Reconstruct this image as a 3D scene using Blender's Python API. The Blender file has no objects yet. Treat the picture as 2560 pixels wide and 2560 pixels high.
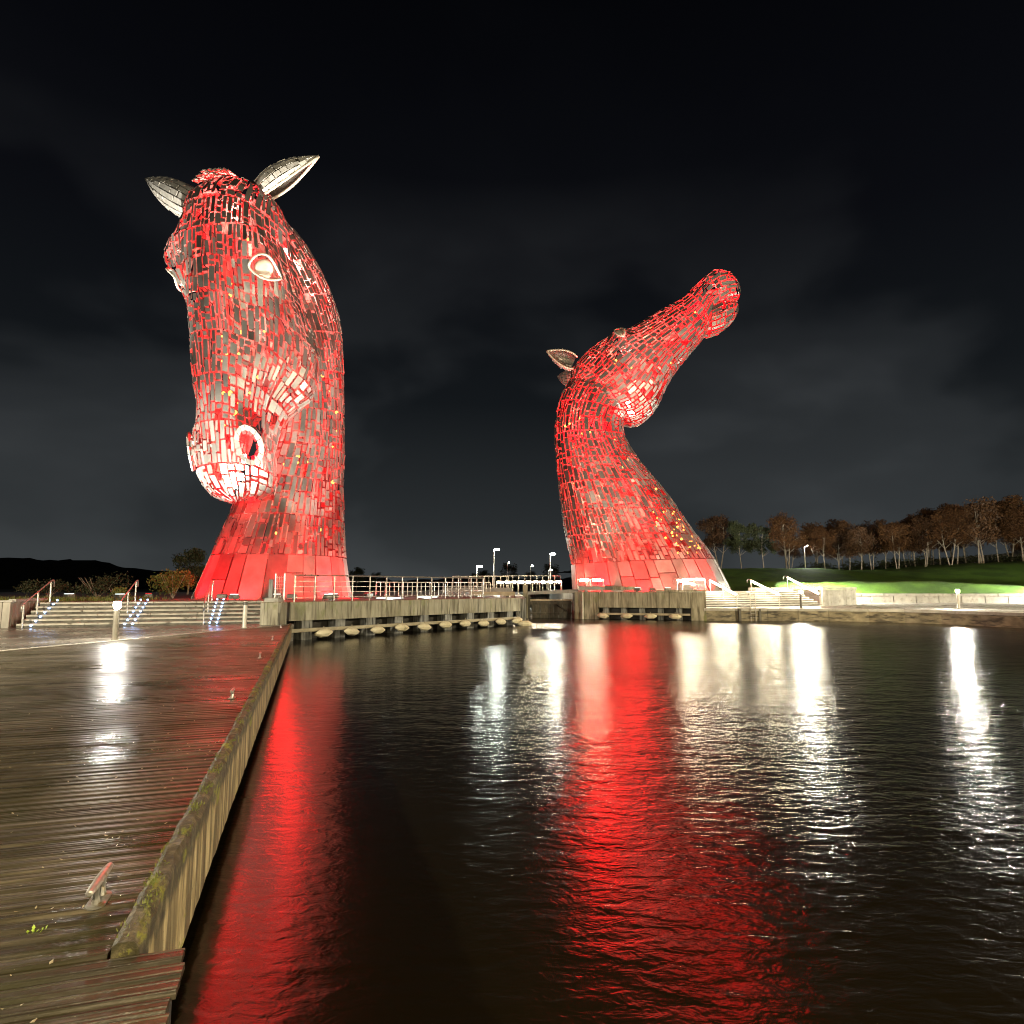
import bpy, math, random
import numpy as np
from mathutils import Vector, Matrix
from mathutils.bvhtree import BVHTree
R = math.radians
rnd = random.Random(7)
sc = bpy.context.scene
col = sc.collection

# ------------------------------------------------------------------ camera, sky, exposure
EYE = 2.35
PITCH = math.atan(188 / 1600)
cam_d = bpy.data.cameras.new('camera'); cam = bpy.data.objects.new('camera', cam_d); col.objects.link(cam)
cam.location = (0, 0, EYE); cam.rotation_euler = (R(90) + PITCH, 0, 0)
cam_d.sensor_width = 36; cam_d.lens = 22.5; cam_d.clip_end = 5000
sc.camera = cam
sc.view_settings.view_transform = 'Standard'; sc.view_settings.look = 'None'
sc.view_settings.gamma = 1; sc.view_settings.exposure = 0; sc.view_settings.use_curve_mapping = False
sc.render.engine = 'CYCLES'
sc.cycles.use_denoising = True
try: sc.cycles.denoiser = 'OPENIMAGEDENOISE'
except Exception: pass
sc.cycles.sample_clamp_indirect = 4.0; sc.cycles.sample_clamp_direct = 0
sc.cycles.max_bounces = 6; sc.cycles.diffuse_bounces = 2; sc.cycles.glossy_bounces = 3
sc.cycles.transmission_bounces = 4; sc.cycles.transparent_max_bounces = 4
sc.cycles.caustics_reflective = False; sc.cycles.caustics_refractive = False
sc.cycles.blur_glossy = 0.3
sc.cycles.pixel_filter_type = 'BLACKMAN_HARRIS'; sc.cycles.filter_width = 1.1

W = bpy.data.worlds.new('World'); sc.world = W; W.use_nodes = True

def nd(nt, typ, ins=None, **props):
    n = nt.nodes.new(typ)
    for k, v in props.items(): setattr(n, k, v)
    for k, v in (ins or {}).items():
        s = n.inputs[k]
        if isinstance(v, bpy.types.NodeSocket): nt.links.new(v, s)
        else: s.default_value = v
    return n
def ramp(nt, fac, stops, interp='LINEAR'):
    n = nt.nodes.new('ShaderNodeValToRGB'); n.color_ramp.interpolation = interp
    el = n.color_ramp.elements
    while len(el) < len(stops): el.new(0.5)
    for e, (p, c) in zip(el, stops):
        e.position = p
        e.color = (c, c, c, 1) if isinstance(c, (int, float)) else (*c, 1)
    nt.links.new(fac, n.inputs[0]); return n.outputs[0]

def build_world():
    # night sky: town glow low on the horizon, thin cloud, almost black overhead
    nt = W.node_tree; nt.nodes.clear()
    tc = nd(nt, 'ShaderNodeTexCoord')
    nrm = nd(nt, 'ShaderNodeVectorMath', {0: tc.outputs['Generated']}, operation='NORMALIZE')
    sep = nd(nt, 'ShaderNodeSeparateXYZ', {0: nrm.outputs[0]})
    glow = ramp(nt, sep.outputs[2], [(0.0, (.040, .045, .047)), (0.10, (.022, .0255, .0275)), (0.28, (.0068, .0085, .0103)),
                                     (0.48, (.0032, .0036, .0052)), (0.75, (.0010, .0012, .0019)), (1.0, (.0007, .0009, .0014))])
    mp = nd(nt, 'ShaderNodeMapping', {'Vector': nrm.outputs[0], 'Scale': (1.0, 1.0, 1.7), 'Location': (.62, .2, .42)})
    no = nd(nt, 'ShaderNodeTexNoise', {'Vector': mp.outputs[0], 'Scale': 2.1, 'Detail': 4.5, 'Roughness': .45, 'Distortion': .2})
    cl = ramp(nt, no.outputs[0], [(.46, 0.0), (.56, .45), (.70, 1.0)], 'EASE')
    fade = ramp(nt, sep.outputs[2], [(0.0, 1.0), (.30, .9), (.44, .42), (.56, .03), (1.0, .02)])
    m = nd(nt, 'ShaderNodeMath', {0: cl, 1: fade}, operation='MULTIPLY')
    add = nd(nt, 'ShaderNodeMix', {0: m.outputs[0], 6: glow, 7: (.027, .029, .0305, 1)}, data_type='RGBA', blend_type='ADD')
    bg = nd(nt, 'ShaderNodeBackground', {'Color': add.outputs[2], 'Strength': 1.0})
    out = nd(nt, 'ShaderNodeOutputWorld'); nt.links.new(bg.outputs[0], out.inputs[0])
build_world()

# ------------------------------------------------------------------ helpers
class MB:
    def __init__(s): s.v = []; s.f = []; s.mi = []
    def add(s, vs, fs, m=0):
        o = len(s.v); s.v += [tuple(map(float, p)) for p in vs]
        s.f += [tuple(i + o for i in f) for f in fs]; s.mi += [m] * len(fs); return s
    def box(s, x0, x1, y0, y1, z0, z1, m=0):
        return s.add([(x0,y0,z0),(x1,y0,z0),(x1,y1,z0),(x0,y1,z0),(x0,y0,z1),(x1,y0,z1),(x1,y1,z1),(x0,y1,z1)],
                     [(0,3,2,1),(4,5,6,7),(0,1,5,4),(1,2,6,5),(2,3,7,6),(3,0,4,7)], m)
    def cbox(s, x0, x1, y0, y1, z0, z1, b=.02, m=0):
        # box whose top edges are chamfered
        v = [(x0,y0,z0),(x1,y0,z0),(x1,y1,z0),(x0,y1,z0),(x0,y0,z1-b),(x1,y0,z1-b),(x1,y1,z1-b),(x0,y1,z1-b),
             (x0+b,y0+b,z1),(x1-b,y0+b,z1),(x1-b,y1-b,z1),(x0+b,y1-b,z1)]
        return s.add(v, [(0,3,2,1),(0,1,5,4),(1,2,6,5),(2,3,7,6),(3,0,4,7),(4,5,9,8),(5,6,10,9),(6,7,11,10),(7,4,8,11),(8,9,10,11)], m)
    def beam(s, a, b, wdt, z0, z1, off=0, m=0, ch=0.0):
        # upright slab from plan point a to b, wdt thick to the left of a->b starting at off
        a = Vector((a[0], a[1])); b = Vector((b[0], b[1])); d = (b - a).normalized(); n = Vector((-d.y, d.x))
        p = [a + n*off, b + n*off, b + n*(off+wdt), a + n*(off+wdt)]
        if ch <= 0:
            return s.add([(*q, z0) for q in p] + [(*q, z1) for q in p],
                         [(0,3,2,1),(4,5,6,7),(0,1,5,4),(1,2,6,5),(2,3,7,6),(3,0,4,7)], m)
        q = [a + n*(off+ch) + d*ch, b + n*(off+ch) - d*ch, b + n*(off+wdt-ch) - d*ch, a + n*(off+wdt-ch) + d*ch]
        return s.add([(*t, z0) for t in p] + [(*t, z1-ch) for t in p] + [(*t, z1) for t in q],
                     [(0,3,2,1),(0,1,5,4),(1,2,6,5),(2,3,7,6),(3,0,4,7),(4,5,9,8),(5,6,10,9),(6,7,11,10),(7,4,8,11),(8,9,10,11)], m)
    def prism(s, poly, z0, z1, m=0):
        n = len(poly)
        return s.add([(*p, z0) for p in poly] + [(*p, z1) for p in poly],
                     [tuple(range(n-1, -1, -1)), tuple(range(n, 2*n))] + [(i, (i+1) % n, n+(i+1) % n, n+i) for i in range(n)], m)
    def tube(s, pts, r, n=8, m=0, cap=True):
        pts = [Vector(p) for p in pts]; rs = r if isinstance(r, (list, tuple)) else [r]*len(pts)
        o = len(s.v); up = None; vs = []
        for i, p in enumerate(pts):
            d = (pts[min(i+1, len(pts)-1)] - pts[max(i-1, 0)]).normalized()
            if up is None or abs(up.dot(d)) > .95: up = Vector((0,0,1)) if abs(d.z) < .9 else Vector((1,0,0))
            e1 = (up - d*up.dot(d)).normalized(); e2 = d.cross(e1); up = e1
            for k in range(n):
                a = 2*math.pi*k/n; vs.append(p + (e1*math.cos(a) + e2*math.sin(a))*rs[i])
        fs = [(i*n+k, i*n+(k+1) % n, (i+1)*n+(k+1) % n, (i+1)*n+k) for i in range(len(pts)-1) for k in range(n)]
        if cap: fs += [tuple(range(n-1, -1, -1)), tuple((len(pts)-1)*n+k for k in range(n))]
        return s.add(vs, fs, m)
    def lathe(s, prof, c=(0,0,0), n=16, m=0, axis='z'):
        vs = []
        for r, h in prof:
            for k in range(n):
                a = 2*math.pi*k/n
                q = (r*math.cos(a), r*math.sin(a), h)
                if axis == 'x': q = (h, q[0], q[1])
                vs.append((c[0]+q[0], c[1]+q[1], c[2]+q[2]))
        L = len(prof)
        fs = [(i*n+k, i*n+(k+1) % n, (i+1)*n+(k+1) % n, (i+1)*n+k) for i in range(L-1) for k in range(n)]
        fs += [tuple(range(n-1, -1, -1)), tuple((L-1)*n+k for k in range(n))]
        return s.add(vs, fs, m)
    def mesh(s, name, mats, smooth=False):
        me = bpy.data.meshes.new(name); me.from_pydata(s.v, [], s.f)
        for m in (mats if isinstance(mats, (list, tuple)) else [mats]): me.materials.append(m)
        me.polygons.foreach_set('material_index', s.mi)
        if smooth: me.polygons.foreach_set('use_smooth', [True]*len(s.f))
        me.update(); return me
    def build(s, name, mats, parent=None, smooth=False, **kw):
        return link(name, s.mesh(name, mats, smooth), parent, **kw)

def link(name, data, parent=None, label=None, cat=None, group=None, kind=None, loc=None, rz=None):
    o = bpy.data.objects.new(name, data); col.objects.link(o)
    if loc is not None: o.location = loc
    if rz is not None: o.rotation_euler = (0, 0, rz)
    if parent is not None: o.parent = parent
    tag(o, label, cat, group, kind); return o
def tag(o, label=None, cat=None, group=None, kind=None):
    for k, v in (('label', label), ('category', cat), ('group', group), ('kind', kind)):
        if v: o[k] = v
    return o
def thing(name, label, cat, loc=(0,0,0), rz=0, group=None):
    return link(name, None, None, label, cat, group, None, loc, rz)
def copy_tree(o, parent=None):
    c = o.copy(); col.objects.link(c)
    if parent is not None: c.parent = parent
    for ch in [x for x in bpy.data.objects if x.parent == o]: copy_tree(ch, c)
    return c
ORD = ['first','second','third','fourth','fifth','sixth','seventh','eighth','ninth','tenth','eleventh','twelfth','thirteenth','fourteenth','fifteenth','sixteenth']

def point(name, loc, power, color, rad=.1, parent=None):
    l = bpy.data.lights.new(name, 'POINT'); l.energy = power; l.color = color; l.shadow_soft_size = rad
    o = bpy.data.objects.new(name, l); col.objects.link(o); o.location = loc
    if parent is not None: o.parent = parent
    return o
def spot(name, loc, target, power, color, ang, blend=.5, rad=.15, parent=None):
    l = bpy.data.lights.new(name, 'SPOT'); l.energy = power; l.color = color; l.shadow_soft_size = rad
    l.spot_size = R(ang); l.spot_blend = blend
    o = bpy.data.objects.new(name, l); col.objects.link(o); o.location = loc
    base = Vector(loc) if parent is None else parent.location + Vector(loc)
    o.rotation_euler = (Vector(target) - base).to_track_quat('-Z', 'Y').to_euler()
    if parent is not None: o.parent = parent
    return o

# ------------------------------------------------------------------ materials
def newmat(name):
    m = bpy.data.materials.new(name); m.use_nodes = True; nt = m.node_tree; nt.nodes.clear()
    b = nd(nt, 'ShaderNodeBsdfPrincipled'); o = nd(nt, 'ShaderNodeOutputMaterial'); nt.links.new(b.outputs[0], o.inputs[0])
    return m, nt, b
def pos(nt, scale=(1,1,1), obj=False, rot=0):
    v = nd(nt, 'ShaderNodeTexCoord').outputs['Object'] if obj else nd(nt, 'ShaderNodeNewGeometry').outputs['Position']
    return nd(nt, 'ShaderNodeMapping', {'Vector': v, 'Scale': scale, 'Rotation': (0,0,rot)}).outputs[0]
def noise(nt, vec, s, d=6, r=.55, dist=0.0):
    return nd(nt, 'ShaderNodeTexNoise', {'Vector': vec, 'Scale': s, 'Detail': float(d), 'Roughness': r, 'Distortion': dist}).outputs[0]
def mixc(nt, fac, a, b, blend='MIX'):
    ins = {0: fac, 6: a if isinstance(a, bpy.types.NodeSocket) else (*a, 1), 7: b if isinstance(b, bpy.types.NodeSocket) else (*b, 1)}
    return nd(nt, 'ShaderNodeMix', ins, data_type='RGBA', blend_type=blend).outputs[2]
def bump(nt, b, h, strength=.3, dist=.02):
    n = nd(nt, 'ShaderNodeBump', {'Height': h, 'Strength': strength, 'Distance': dist}); nt.links.new(n.outputs[0], b.inputs['Normal']); return n
def pbr(name, c1, c2, s=4, scale=(1,1,1), rough=(.45,.75), metal=0.0, bs=.25, bd=.02, obj=False, lo=.35, hi=.65, spec=.5, rand=0.0, extra=None):
    m, nt, b = newmat(name)
    v = pos(nt, scale, obj)
    f = noise(nt, v, s)
    c = ramp(nt, f, [(lo, c1), (hi, c2)])
    if extra:                                  # (colour, noise scale, low, high, stretch): shaped stains
        for (ec, es, el, eh, est) in extra:
            g = ramp(nt, noise(nt, pos(nt, est), es, 5), [(el, 0.0), (eh, 1.0)])
            c = mixc(nt, g, c, ec)
    if rand:
        oi = nd(nt, 'ShaderNodeObjectInfo'); hv = nd(nt, 'ShaderNodeMath', {0: oi.outputs['Random'], 1: rand*2}, operation='MULTIPLY')
        h2 = nd(nt, 'ShaderNodeMath', {0: hv.outputs[0], 1: 1-rand}, operation='ADD')
        c = nd(nt, 'ShaderNodeHueSaturation', {'Color': c, 'Value': h2.outputs[0]}).outputs[0]
    nt.links.new(c, b.inputs['Base Color'])
    rr = nd(nt, 'ShaderNodeMapRange', {'Value': noise(nt, v, s*.7, 4), 'From Min': .3, 'From Max': .7, 'To Min': rough[0], 'To Max': rough[1]})
    nt.links.new(rr.outputs[0], b.inputs['Roughness'])
    b.inputs['Metallic'].default_value = metal; b.inputs['Specular IOR Level'].default_value = spec
    if bs: bump(nt, b, noise(nt, v, s*2.5, 6), bs, bd)
    return m
def emis(name, c, st):
    m = bpy.data.materials.new(name); m.use_nodes = True; nt = m.node_tree; nt.nodes.clear()
    e = nd(nt, 'ShaderNodeEmission', {'Color': (*c, 1), 'Strength': st}); o = nd(nt, 'ShaderNodeOutputMaterial'); nt.links.new(e.outputs[0], o.inputs[0])
    return m

M = {}
# satin stainless plate, each plate a little different
def steel():
    m, nt, b = newmat('satin_steel')
    v = pos(nt)
    f = noise(nt, v, .9, 5)
    c = ramp(nt, f, [(.3, (.20,.19,.172)), (.7, (.34,.325,.30))])
    at = nd(nt, 'ShaderNodeAttribute', attribute_name='plate_tone')
    oi = nd(nt, 'ShaderNodeObjectInfo')
    hs = nd(nt, 'ShaderNodeMapRange', {'Value': at.outputs['Fac'], 'To Min': .55, 'To Max': 1.3})
    c = nd(nt, 'ShaderNodeHueSaturation', {'Color': c, 'Value': hs.outputs[0]}).outputs[0]
    nt.links.new(c, b.inputs['Base Color'])
    b.inputs['Metallic'].default_value = .62
    rr = nd(nt, 'ShaderNodeMapRange', {'Value': noise(nt, v, 6, 4), 'To Min': .30, 'To Max': .50})
    nt.links.new(rr.outputs[0], b.inputs['Roughness'])
    bump(nt, b, noise(nt, v, 2.2, 3), .12, .03)
    return m
M['steel'] = steel()
M['ear'] = pbr('floodlit_ear_steel', (.50,.48,.44), (.68,.66,.62), 3, rough=(.35,.55), metal=.25, bs=.08)  # steel lightened to carry the floodlight on ears and forelock
M['eye'] = pbr('pale_eye_metal', (.62,.56,.46), (.72,.66,.55), 3, rough=(.35,.5), metal=.2, bs=.05)
M['dark'] = pbr('shaded_recess', (.02,.018,.016), (.04,.035,.03), 3, bs=0)  # near-black colour stands for the shade under deck and piers
M['rail'] = pbr('brushed_rail_steel', (.50,.47,.42), (.62,.59,.54), 8, rough=(.25,.4), metal=.75, bs=.05)
M['post'] = pbr('painted_post_metal', (.50,.47,.40), (.60,.57,.50), 5, rough=(.35,.5), metal=.3, bs=.05)
M['postdim'] = pbr('darkened_bollard_metal', (.26,.24,.20), (.34,.32,.27), 5, rough=(.35,.5), metal=.3, bs=.05)  # post tone darkened so the lit bollard heads look bright
M['darkpost'] = pbr('dark_post_metal', (.10,.09,.08), (.15,.14,.12), 5, rough=(.4,.55), metal=.4, bs=.05)
M['concrete'] = pbr('weathered_concrete', (.22,.20,.14), (.42,.39,.29), 2.2, (1.6,1.6,.35), bs=.35, bd=.03,
                    extra=[((.10,.085,.05), 5, .50, .66, (1.6,1.6,.12)), ((.19,.20,.08), 2.0, .56, .72, (1,1,.5))])
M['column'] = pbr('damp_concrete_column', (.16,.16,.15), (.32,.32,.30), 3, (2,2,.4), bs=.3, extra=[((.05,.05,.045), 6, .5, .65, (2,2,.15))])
M['waler'] = pbr('pale_timber_waler', (.34,.29,.20), (.46,.40,.28), 3, rough=(.4,.6), bs=.3)
M['fender'] = pbr('cream_fender_rubber', (.70,.62,.42), (.80,.73,.54), 3, rough=(.35,.55), bs=.15, extra=[((.35,.30,.18), 4, .58, .75, (1,1,1))])
M['stone'] = pbr('pale_step_stone', (.36,.34,.28), (.52,.49,.41), 2.5, rough=(.35,.6), bs=.3, rand=.12, extra=[((.12,.10,.07), 3.5, .55, .68, (1,1,1.5))])
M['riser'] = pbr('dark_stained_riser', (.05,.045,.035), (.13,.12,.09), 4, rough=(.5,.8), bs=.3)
M['block'] = pbr('pale_wall_stone', (.34,.325,.285), (.48,.46,.41), 1.8, rough=(.6,.85), bs=.35, rand=.10, extra=[((.28,.26,.21), 2.5, .56, .70, (1,1,1))])
M['board'] = pbr('grey_wall_board', (.26,.24,.20), (.40,.37,.31), 4, (1,1,.2), rough=(.6,.85), bs=.35, rand=.18)
M['darktimber'] = pbr('black_wet_gate_timber', (.035,.03,.022), (.09,.075,.05), 4, (1,1,.3), rough=(.3,.6), bs=.5, bd=.04)
M['greybeam'] = pbr('grey_painted_beam', (.22,.22,.21), (.32,.32,.30), 3, rough=(.4,.6), bs=.1)
M['grass'] = pbr('mown_grass', (.08,.19,.014), (.13,.27,.024), 9, rough=(.7,.9), bs=.8, bd=.12, extra=[((.06,.14,.012), .35, .45, .62, (1,1,1))])
M['roughgrass'] = pbr('rough_dark_grass', (.05,.07,.02), (.08,.10,.03), 4, rough=(.8,.95), bs=.6, bd=.1)
M['hill'] = pbr('dark_wooded_hill', (.010,.011,.009), (.020,.022,.016), .3, rough=(.9,1), bs=.5, bd=1)
M['paving'] = pbr('wet_paving', (.14,.125,.10), (.24,.215,.18), 1.4, rough=(.14,.42), bs=.12, bd=.01, extra=[((.10,.09,.075), .5, .45, .6, (1,1,1))])
M['quaytop'] = pbr('pale_wet_quay_paving', (.36,.34,.29), (.48,.46,.40), 1.3, rough=(.16,.42), bs=.12, bd=.01)
M['quaywall'] = pbr('stained_quay_wall', (.14,.115,.07), (.28,.235,.15), 1.6, (1,1,1.4), rough=(.5,.8), bs=.3, extra=[((.055,.045,.03), 2.4, .48, .62, (.5,.5,2.2))])
M['terrace'] = pbr('terrace_paving', (.22,.20,.18), (.34,.31,.28), 1.2, rough=(.3,.55), bs=.12)
M['ground'] = pbr('dark_ground', (.03,.035,.018), (.05,.05,.03), .6, rough=(.8,.95), bs=.2)
M['bark'] = pbr('pale_birch_bark', (.30,.25,.19), (.46,.41,.33), 5, (1,1,.5), rough=(.7,.9), bs=.3, extra=[((.10,.08,.06), 6, .60, .68, (.6,.6,2.5))])
M['leafb'] = pbr('brown_autumn_leaves', (.060,.028,.011), (.125,.058,.018), 1.4, rough=(.6,.8), bs=0, rand=.3)
M['leafg'] = pbr('dark_green_leaves', (.03,.04,.015), (.055,.065,.022), 1.4, rough=(.6,.8), bs=0, rand=.2)
M['leafo'] = pbr('olive_bush_leaves', (.09,.11,.02), (.16,.17,.035), 2.4, rough=(.6,.8), bs=0)
M['weed'] = pbr('bright_weed_leaves', (.22,.36,.03), (.34,.48,.06), 20, rough=(.45,.6), bs=0)
M['litter'] = pbr('pale_leaf_litter', (.30,.25,.16), (.50,.44,.32), 30, rough=(.5,.7), bs=0)
M['bright_steel'] = pbr('polished_cleat_steel', (.34,.335,.32), (.46,.455,.44), 14, rough=(.26,.38), metal=.6, bs=.08, extra=[((.30,.24,.15), 22, .56, .66, (1,1,1))])
M['white_lamp'] = emis('lit_lamp_white', (1.0,.96,.86), 60)
M['cool_lamp'] = emis('lit_lamp_cool', (.92,1.0,.86), 160)
M['led'] = emis('lit_led_strip', (1.0,.86,.58), 190)
M['blue_led'] = emis('lit_step_led', (.35,.55,1.0), 9)
M['panel_led'] = emis('lit_ground_panel', (.86,1.0,.94), 5)
M['yellow_led'] = emis('lit_warm_lamp', (1.0,.75,.3), 12)
M['pipe'] = pbr('pale_pipe', (.55,.52,.44), (.65,.62,.54), 5, rough=(.4,.6), bs=.1)

def deck_wood():
    m, nt, b = newmat('wet_deck_timber')
    tc = nd(nt, 'ShaderNodeTexCoord'); oi = nd(nt, 'ShaderNodeObjectInfo')
    P = nd(nt, 'ShaderNodeNewGeometry').outputs['Position']
    rot = R(17.45)
    mp = nd(nt, 'ShaderNodeMapping', {'Vector': P, 'Rotation': (0,0,-rot)}).outputs[0]
    g = nd(nt, 'ShaderNodeMapping', {'Vector': mp, 'Scale': (1.6,45,20)}).outputs[0]
    gr = noise(nt, g, 1.0, 6, .6, .4)
    c = ramp(nt, gr, [(.30, (.020,.017,.011)), (.50, (.056,.047,.032)), (.72, (.15,.13,.095))])
    hv = nd(nt, 'ShaderNodeMapRange', {'Value': oi.outputs['Random'], 'To Min': .65, 'To Max': 1.3})
    c = nd(nt, 'ShaderNodeHueSaturation', {'Color': c, 'Value': hv.outputs[0]}).outputs[0]
    alg = ramp(nt, noise(nt, mp, 1.7, 6), [(.50, 0.0), (.68, 1.0)])
    c = mixc(nt, alg, c, (.028,.026,.009))
    speck = ramp(nt, noise(nt, mp, 55, 3, .7), [(.69, 0.0), (.74, .8)])
    c = mixc(nt, speck, c, (.26,.23,.17))
    nt.links.new(c, b.inputs['Base Color'])
    wet = noise(nt, nd(nt, 'ShaderNodeMapping', {'Vector': mp, 'Scale': (.45,.9,1)}).outputs[0], .8, 5, .6)
    fine = noise(nt, g, 3.0, 4)
    w = ramp(nt, wet, [(.38, .10), (.58, .34)])
    rr = nd(nt, 'ShaderNodeMath', {0: w, 1: nd(nt, 'ShaderNodeMath', {0: fine, 1: .26}, operation='MULTIPLY').outputs[0]}, operation='ADD')
    nt.links.new(rr.outputs[0], b.inputs['Roughness'])
    b.inputs['Specular IOR Level'].default_value = .42
    hh = nd(nt, 'ShaderNodeMath', {0: gr, 1: noise(nt, mp, 38, 5, .65)}, operation='ADD')
    bump(nt, b, hh.outputs[0], .40, .005)
    return m
M['deck'] = deck_wood()

def kerb_wood():
    m, nt, b = newmat('mossy_kerb_timber')
    tc = nd(nt, 'ShaderNodeTexCoord').outputs['Object']   # x along, z up
    gv = nd(nt, 'ShaderNodeMapping', {'Vector': tc, 'Scale': (7,3,1.1)}).outputs[0]
    n1 = noise(nt, gv, 2.2, 7, .62, .5)
    face = ramp(nt, n1, [(.30, (.09,.065,.026)), (.46, (.30,.235,.115)), (.66, (.52,.43,.25))])
    st = ramp(nt, noise(nt, nd(nt, 'ShaderNodeMapping', {'Vector': tc, 'Scale': (5,2,.35)}).outputs[0], 1.6, 6, .6), [(.45, 0.0), (.58, .9)])
    face = mixc(nt, st, face, (.07,.052,.022))
    holes = ramp(nt, noise(nt, tc, 26, 3, .6), [(.66, 0.0), (.71, 1.0)])
    face = mixc(nt, holes, face, (.02,.016,.008))
    top = ramp(nt, noise(nt, tc, 11, 7, .7), [(.35, (.018,.014,.007)), (.52, (.05,.043,.016)), (.70, (.17,.14,.08))])
    sep = nd(nt, 'ShaderNodeSeparateXYZ', {0: tc})
    up = nd(nt, 'ShaderNodeSeparateXYZ', {0: nd(nt, 'ShaderNodeNewGeometry').outputs['Normal']}).outputs[2]
    # rot and algae hang over the top edge with a ragged border
    rag = nd(nt, 'ShaderNodeMath', {0: sep.outputs[2], 1: nd(nt, 'ShaderNodeMath', {0: noise(nt, gv, 1.1, 6, .7), 1: .34}, operation='MULTIPLY').outputs[0]}, operation='ADD')
    tm = ramp(nt, rag.outputs[0], [(.045, 0.0), (.10, 1.0)])
    c = mixc(nt, tm, face, top)
    mo = ramp(nt, noise(nt, nd(nt, 'ShaderNodeMapping', {'Vector': tc, 'Scale': (1.3,3,3)}).outputs[0], 1.9, 6, .65), [(.60, 0.0), (.66, 1.0)])
    c = mixc(nt, mo, c, (.17,.18,.015))
    nt.links.new(c, b.inputs['Base Color']); b.inputs['Roughness'].default_value = .62
    bump(nt, b, nd(nt, 'ShaderNodeMath', {0: n1, 1: noise(nt, tc, 16, 6, .7)}, operation='ADD').outputs[0], .9, .02)
    return m
M['kerb'] = kerb_wood()

def water_mat():
    m, nt, b = newmat('dark_basin_water')
    b.inputs['Base Color'].default_value = (.0065,.0048,.0020,1); b.inputs['IOR'].default_value = 1.36
    P = nd(nt, 'ShaderNodeNewGeometry').outputs['Position']
    sx = nd(nt, 'ShaderNodeSeparateXYZ', {0: P})
    # calmer in the lee of the boardwalk, wind ripple further out
    lee = nd(nt, 'ShaderNodeMath', {0: sx.outputs[0], 1: nd(nt, 'ShaderNodeMath', {0: sx.outputs[1], 1: .22}, operation='MULTIPLY').outputs[0]}, operation='ADD')
    calm = ramp(nt, nd(nt, 'ShaderNodeMapRange', {'Value': lee.outputs[0], 'From Min': -1.0, 'From Max': 12.0}).outputs[0], [(0.0, .22), (.35, .5), (.6, 1.0)])
    patch = ramp(nt, noise(nt, P, .16, 3), [(.35, .45), (.65, 1.0)])
    am = nd(nt, 'ShaderNodeMath', {0: calm, 1: patch}, operation='MULTIPLY').outputs[0]
    a = noise(nt, nd(nt, 'ShaderNodeMapping', {'Vector': P, 'Scale': (.75,1.5,1), 'Rotation': (0,0,R(8))}).outputs[0], 1.4, 2, .5, .6)
    c = noise(nt, nd(nt, 'ShaderNodeMapping', {'Vector': P, 'Scale': (1.2,2.1,1), 'Rotation': (0,0,R(-14))}).outputs[0], 4.2, 3, .55, .5)
    d = noise(nt, nd(nt, 'ShaderNodeMapping', {'Vector': P, 'Scale': (1,1.9,1), 'Rotation': (0,0,R(11))}).outputs[0], 13, 3, .55, .4)
    mul = lambda q, k: nd(nt, 'ShaderNodeMath', {0: q, 1: k}, operation='MULTIPLY').outputs[0]
    h = nd(nt, 'ShaderNodeMath', {0: nd(nt, 'ShaderNodeMath', {0: mul(a, .8), 1: mul(c, .45)}, operation='ADD').outputs[0], 1: mul(d, .06)}, operation='ADD')
    hh = nd(nt, 'ShaderNodeMath', {0: h.outputs[0], 1: am}, operation='MULTIPLY')
    bump(nt, b, hh.outputs[0], 1.0, .072)
    rg = nd(nt, 'ShaderNodeMapRange', {'Value': calm, 'From Min': .16, 'From Max': 1.0, 'To Min': .16, 'To Max': .20})
    nt.links.new(rg.outputs[0], b.inputs['Roughness'])
    return m
M['water'] = water_mat()

# ------------------------------------------------------------------ setting: water, deck, terraces
MB().add([(-80,-40,0),(120,-40,0),(120,90,0),(-80,90,0)], [(0,1,2,3)]).build('water', M['water'], kind='structure')

K0 = Vector((-1.756, 3.0)); KD = Vector((-.300, .954)); KN = Vector((.954, .300))
DZ = .75
ANG = math.atan2(KN.y, KN.x)
def kp(s, t): p = K0 + KD*s - KN*t; return (p.x, p.y)
LB = [(-30, 9), (-13.6, 12), (-12.9, 16.1), (-11.2, 22.0), (-10.4, 24.9), (-9.5, 28.0)]
def left_t(s):
    best = 0.3
    for i in range(1, 400):
        x, y = kp(s, i*.05)
        bx = np.interp(y, [p[1] for p in LB], [p[0] for p in LB])
        if x > bx: best = i*.05
        else: break
    return best
S_END = 26.2
deckpoly = [kp(-1.6, -.26), kp(-.02, -.26), kp(-.02, .22), kp(S_END, .22), kp(S_END, left_t(S_END-.2)+.1)]
deckpoly += [(p[0]-.05, p[1]) for p in reversed(LB[1:-1])] + [(-20, 9), (-20, 1), kp(-1.6, 12)]
deck = MB().prism(deckpoly, -.6, DZ-.034).build('deck', M['dark'], kind='structure')
def plank_mesh(v):
    w = .0505
    g = .02 + .004*v
    pr = [(-w,-.032),(-w,-.012),(-w+.011,0),(-g-.006,.0005*v),(-g,-.007),(-g+.006,0),(g-.006,0),(g,-.007),(g+.006,0),(w-.011,0),(w,-.012),(w,-.032)]
    n = len(pr); vs = [(0, y, z) for y, z in pr] + [(1, y, z) for y, z in pr]
    fs = [(i, (i+1) % n, n+(i+1) % n, n+i) for i in range(n)] + [tuple(range(n-1,-1,-1)), tuple(range(n, 2*n))]
    return MB().add(vs, fs).mesh('plank', M['deck'])
PM = [plank_mesh(v) for v in range(3)]
i = 0; s = -1.56
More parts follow.
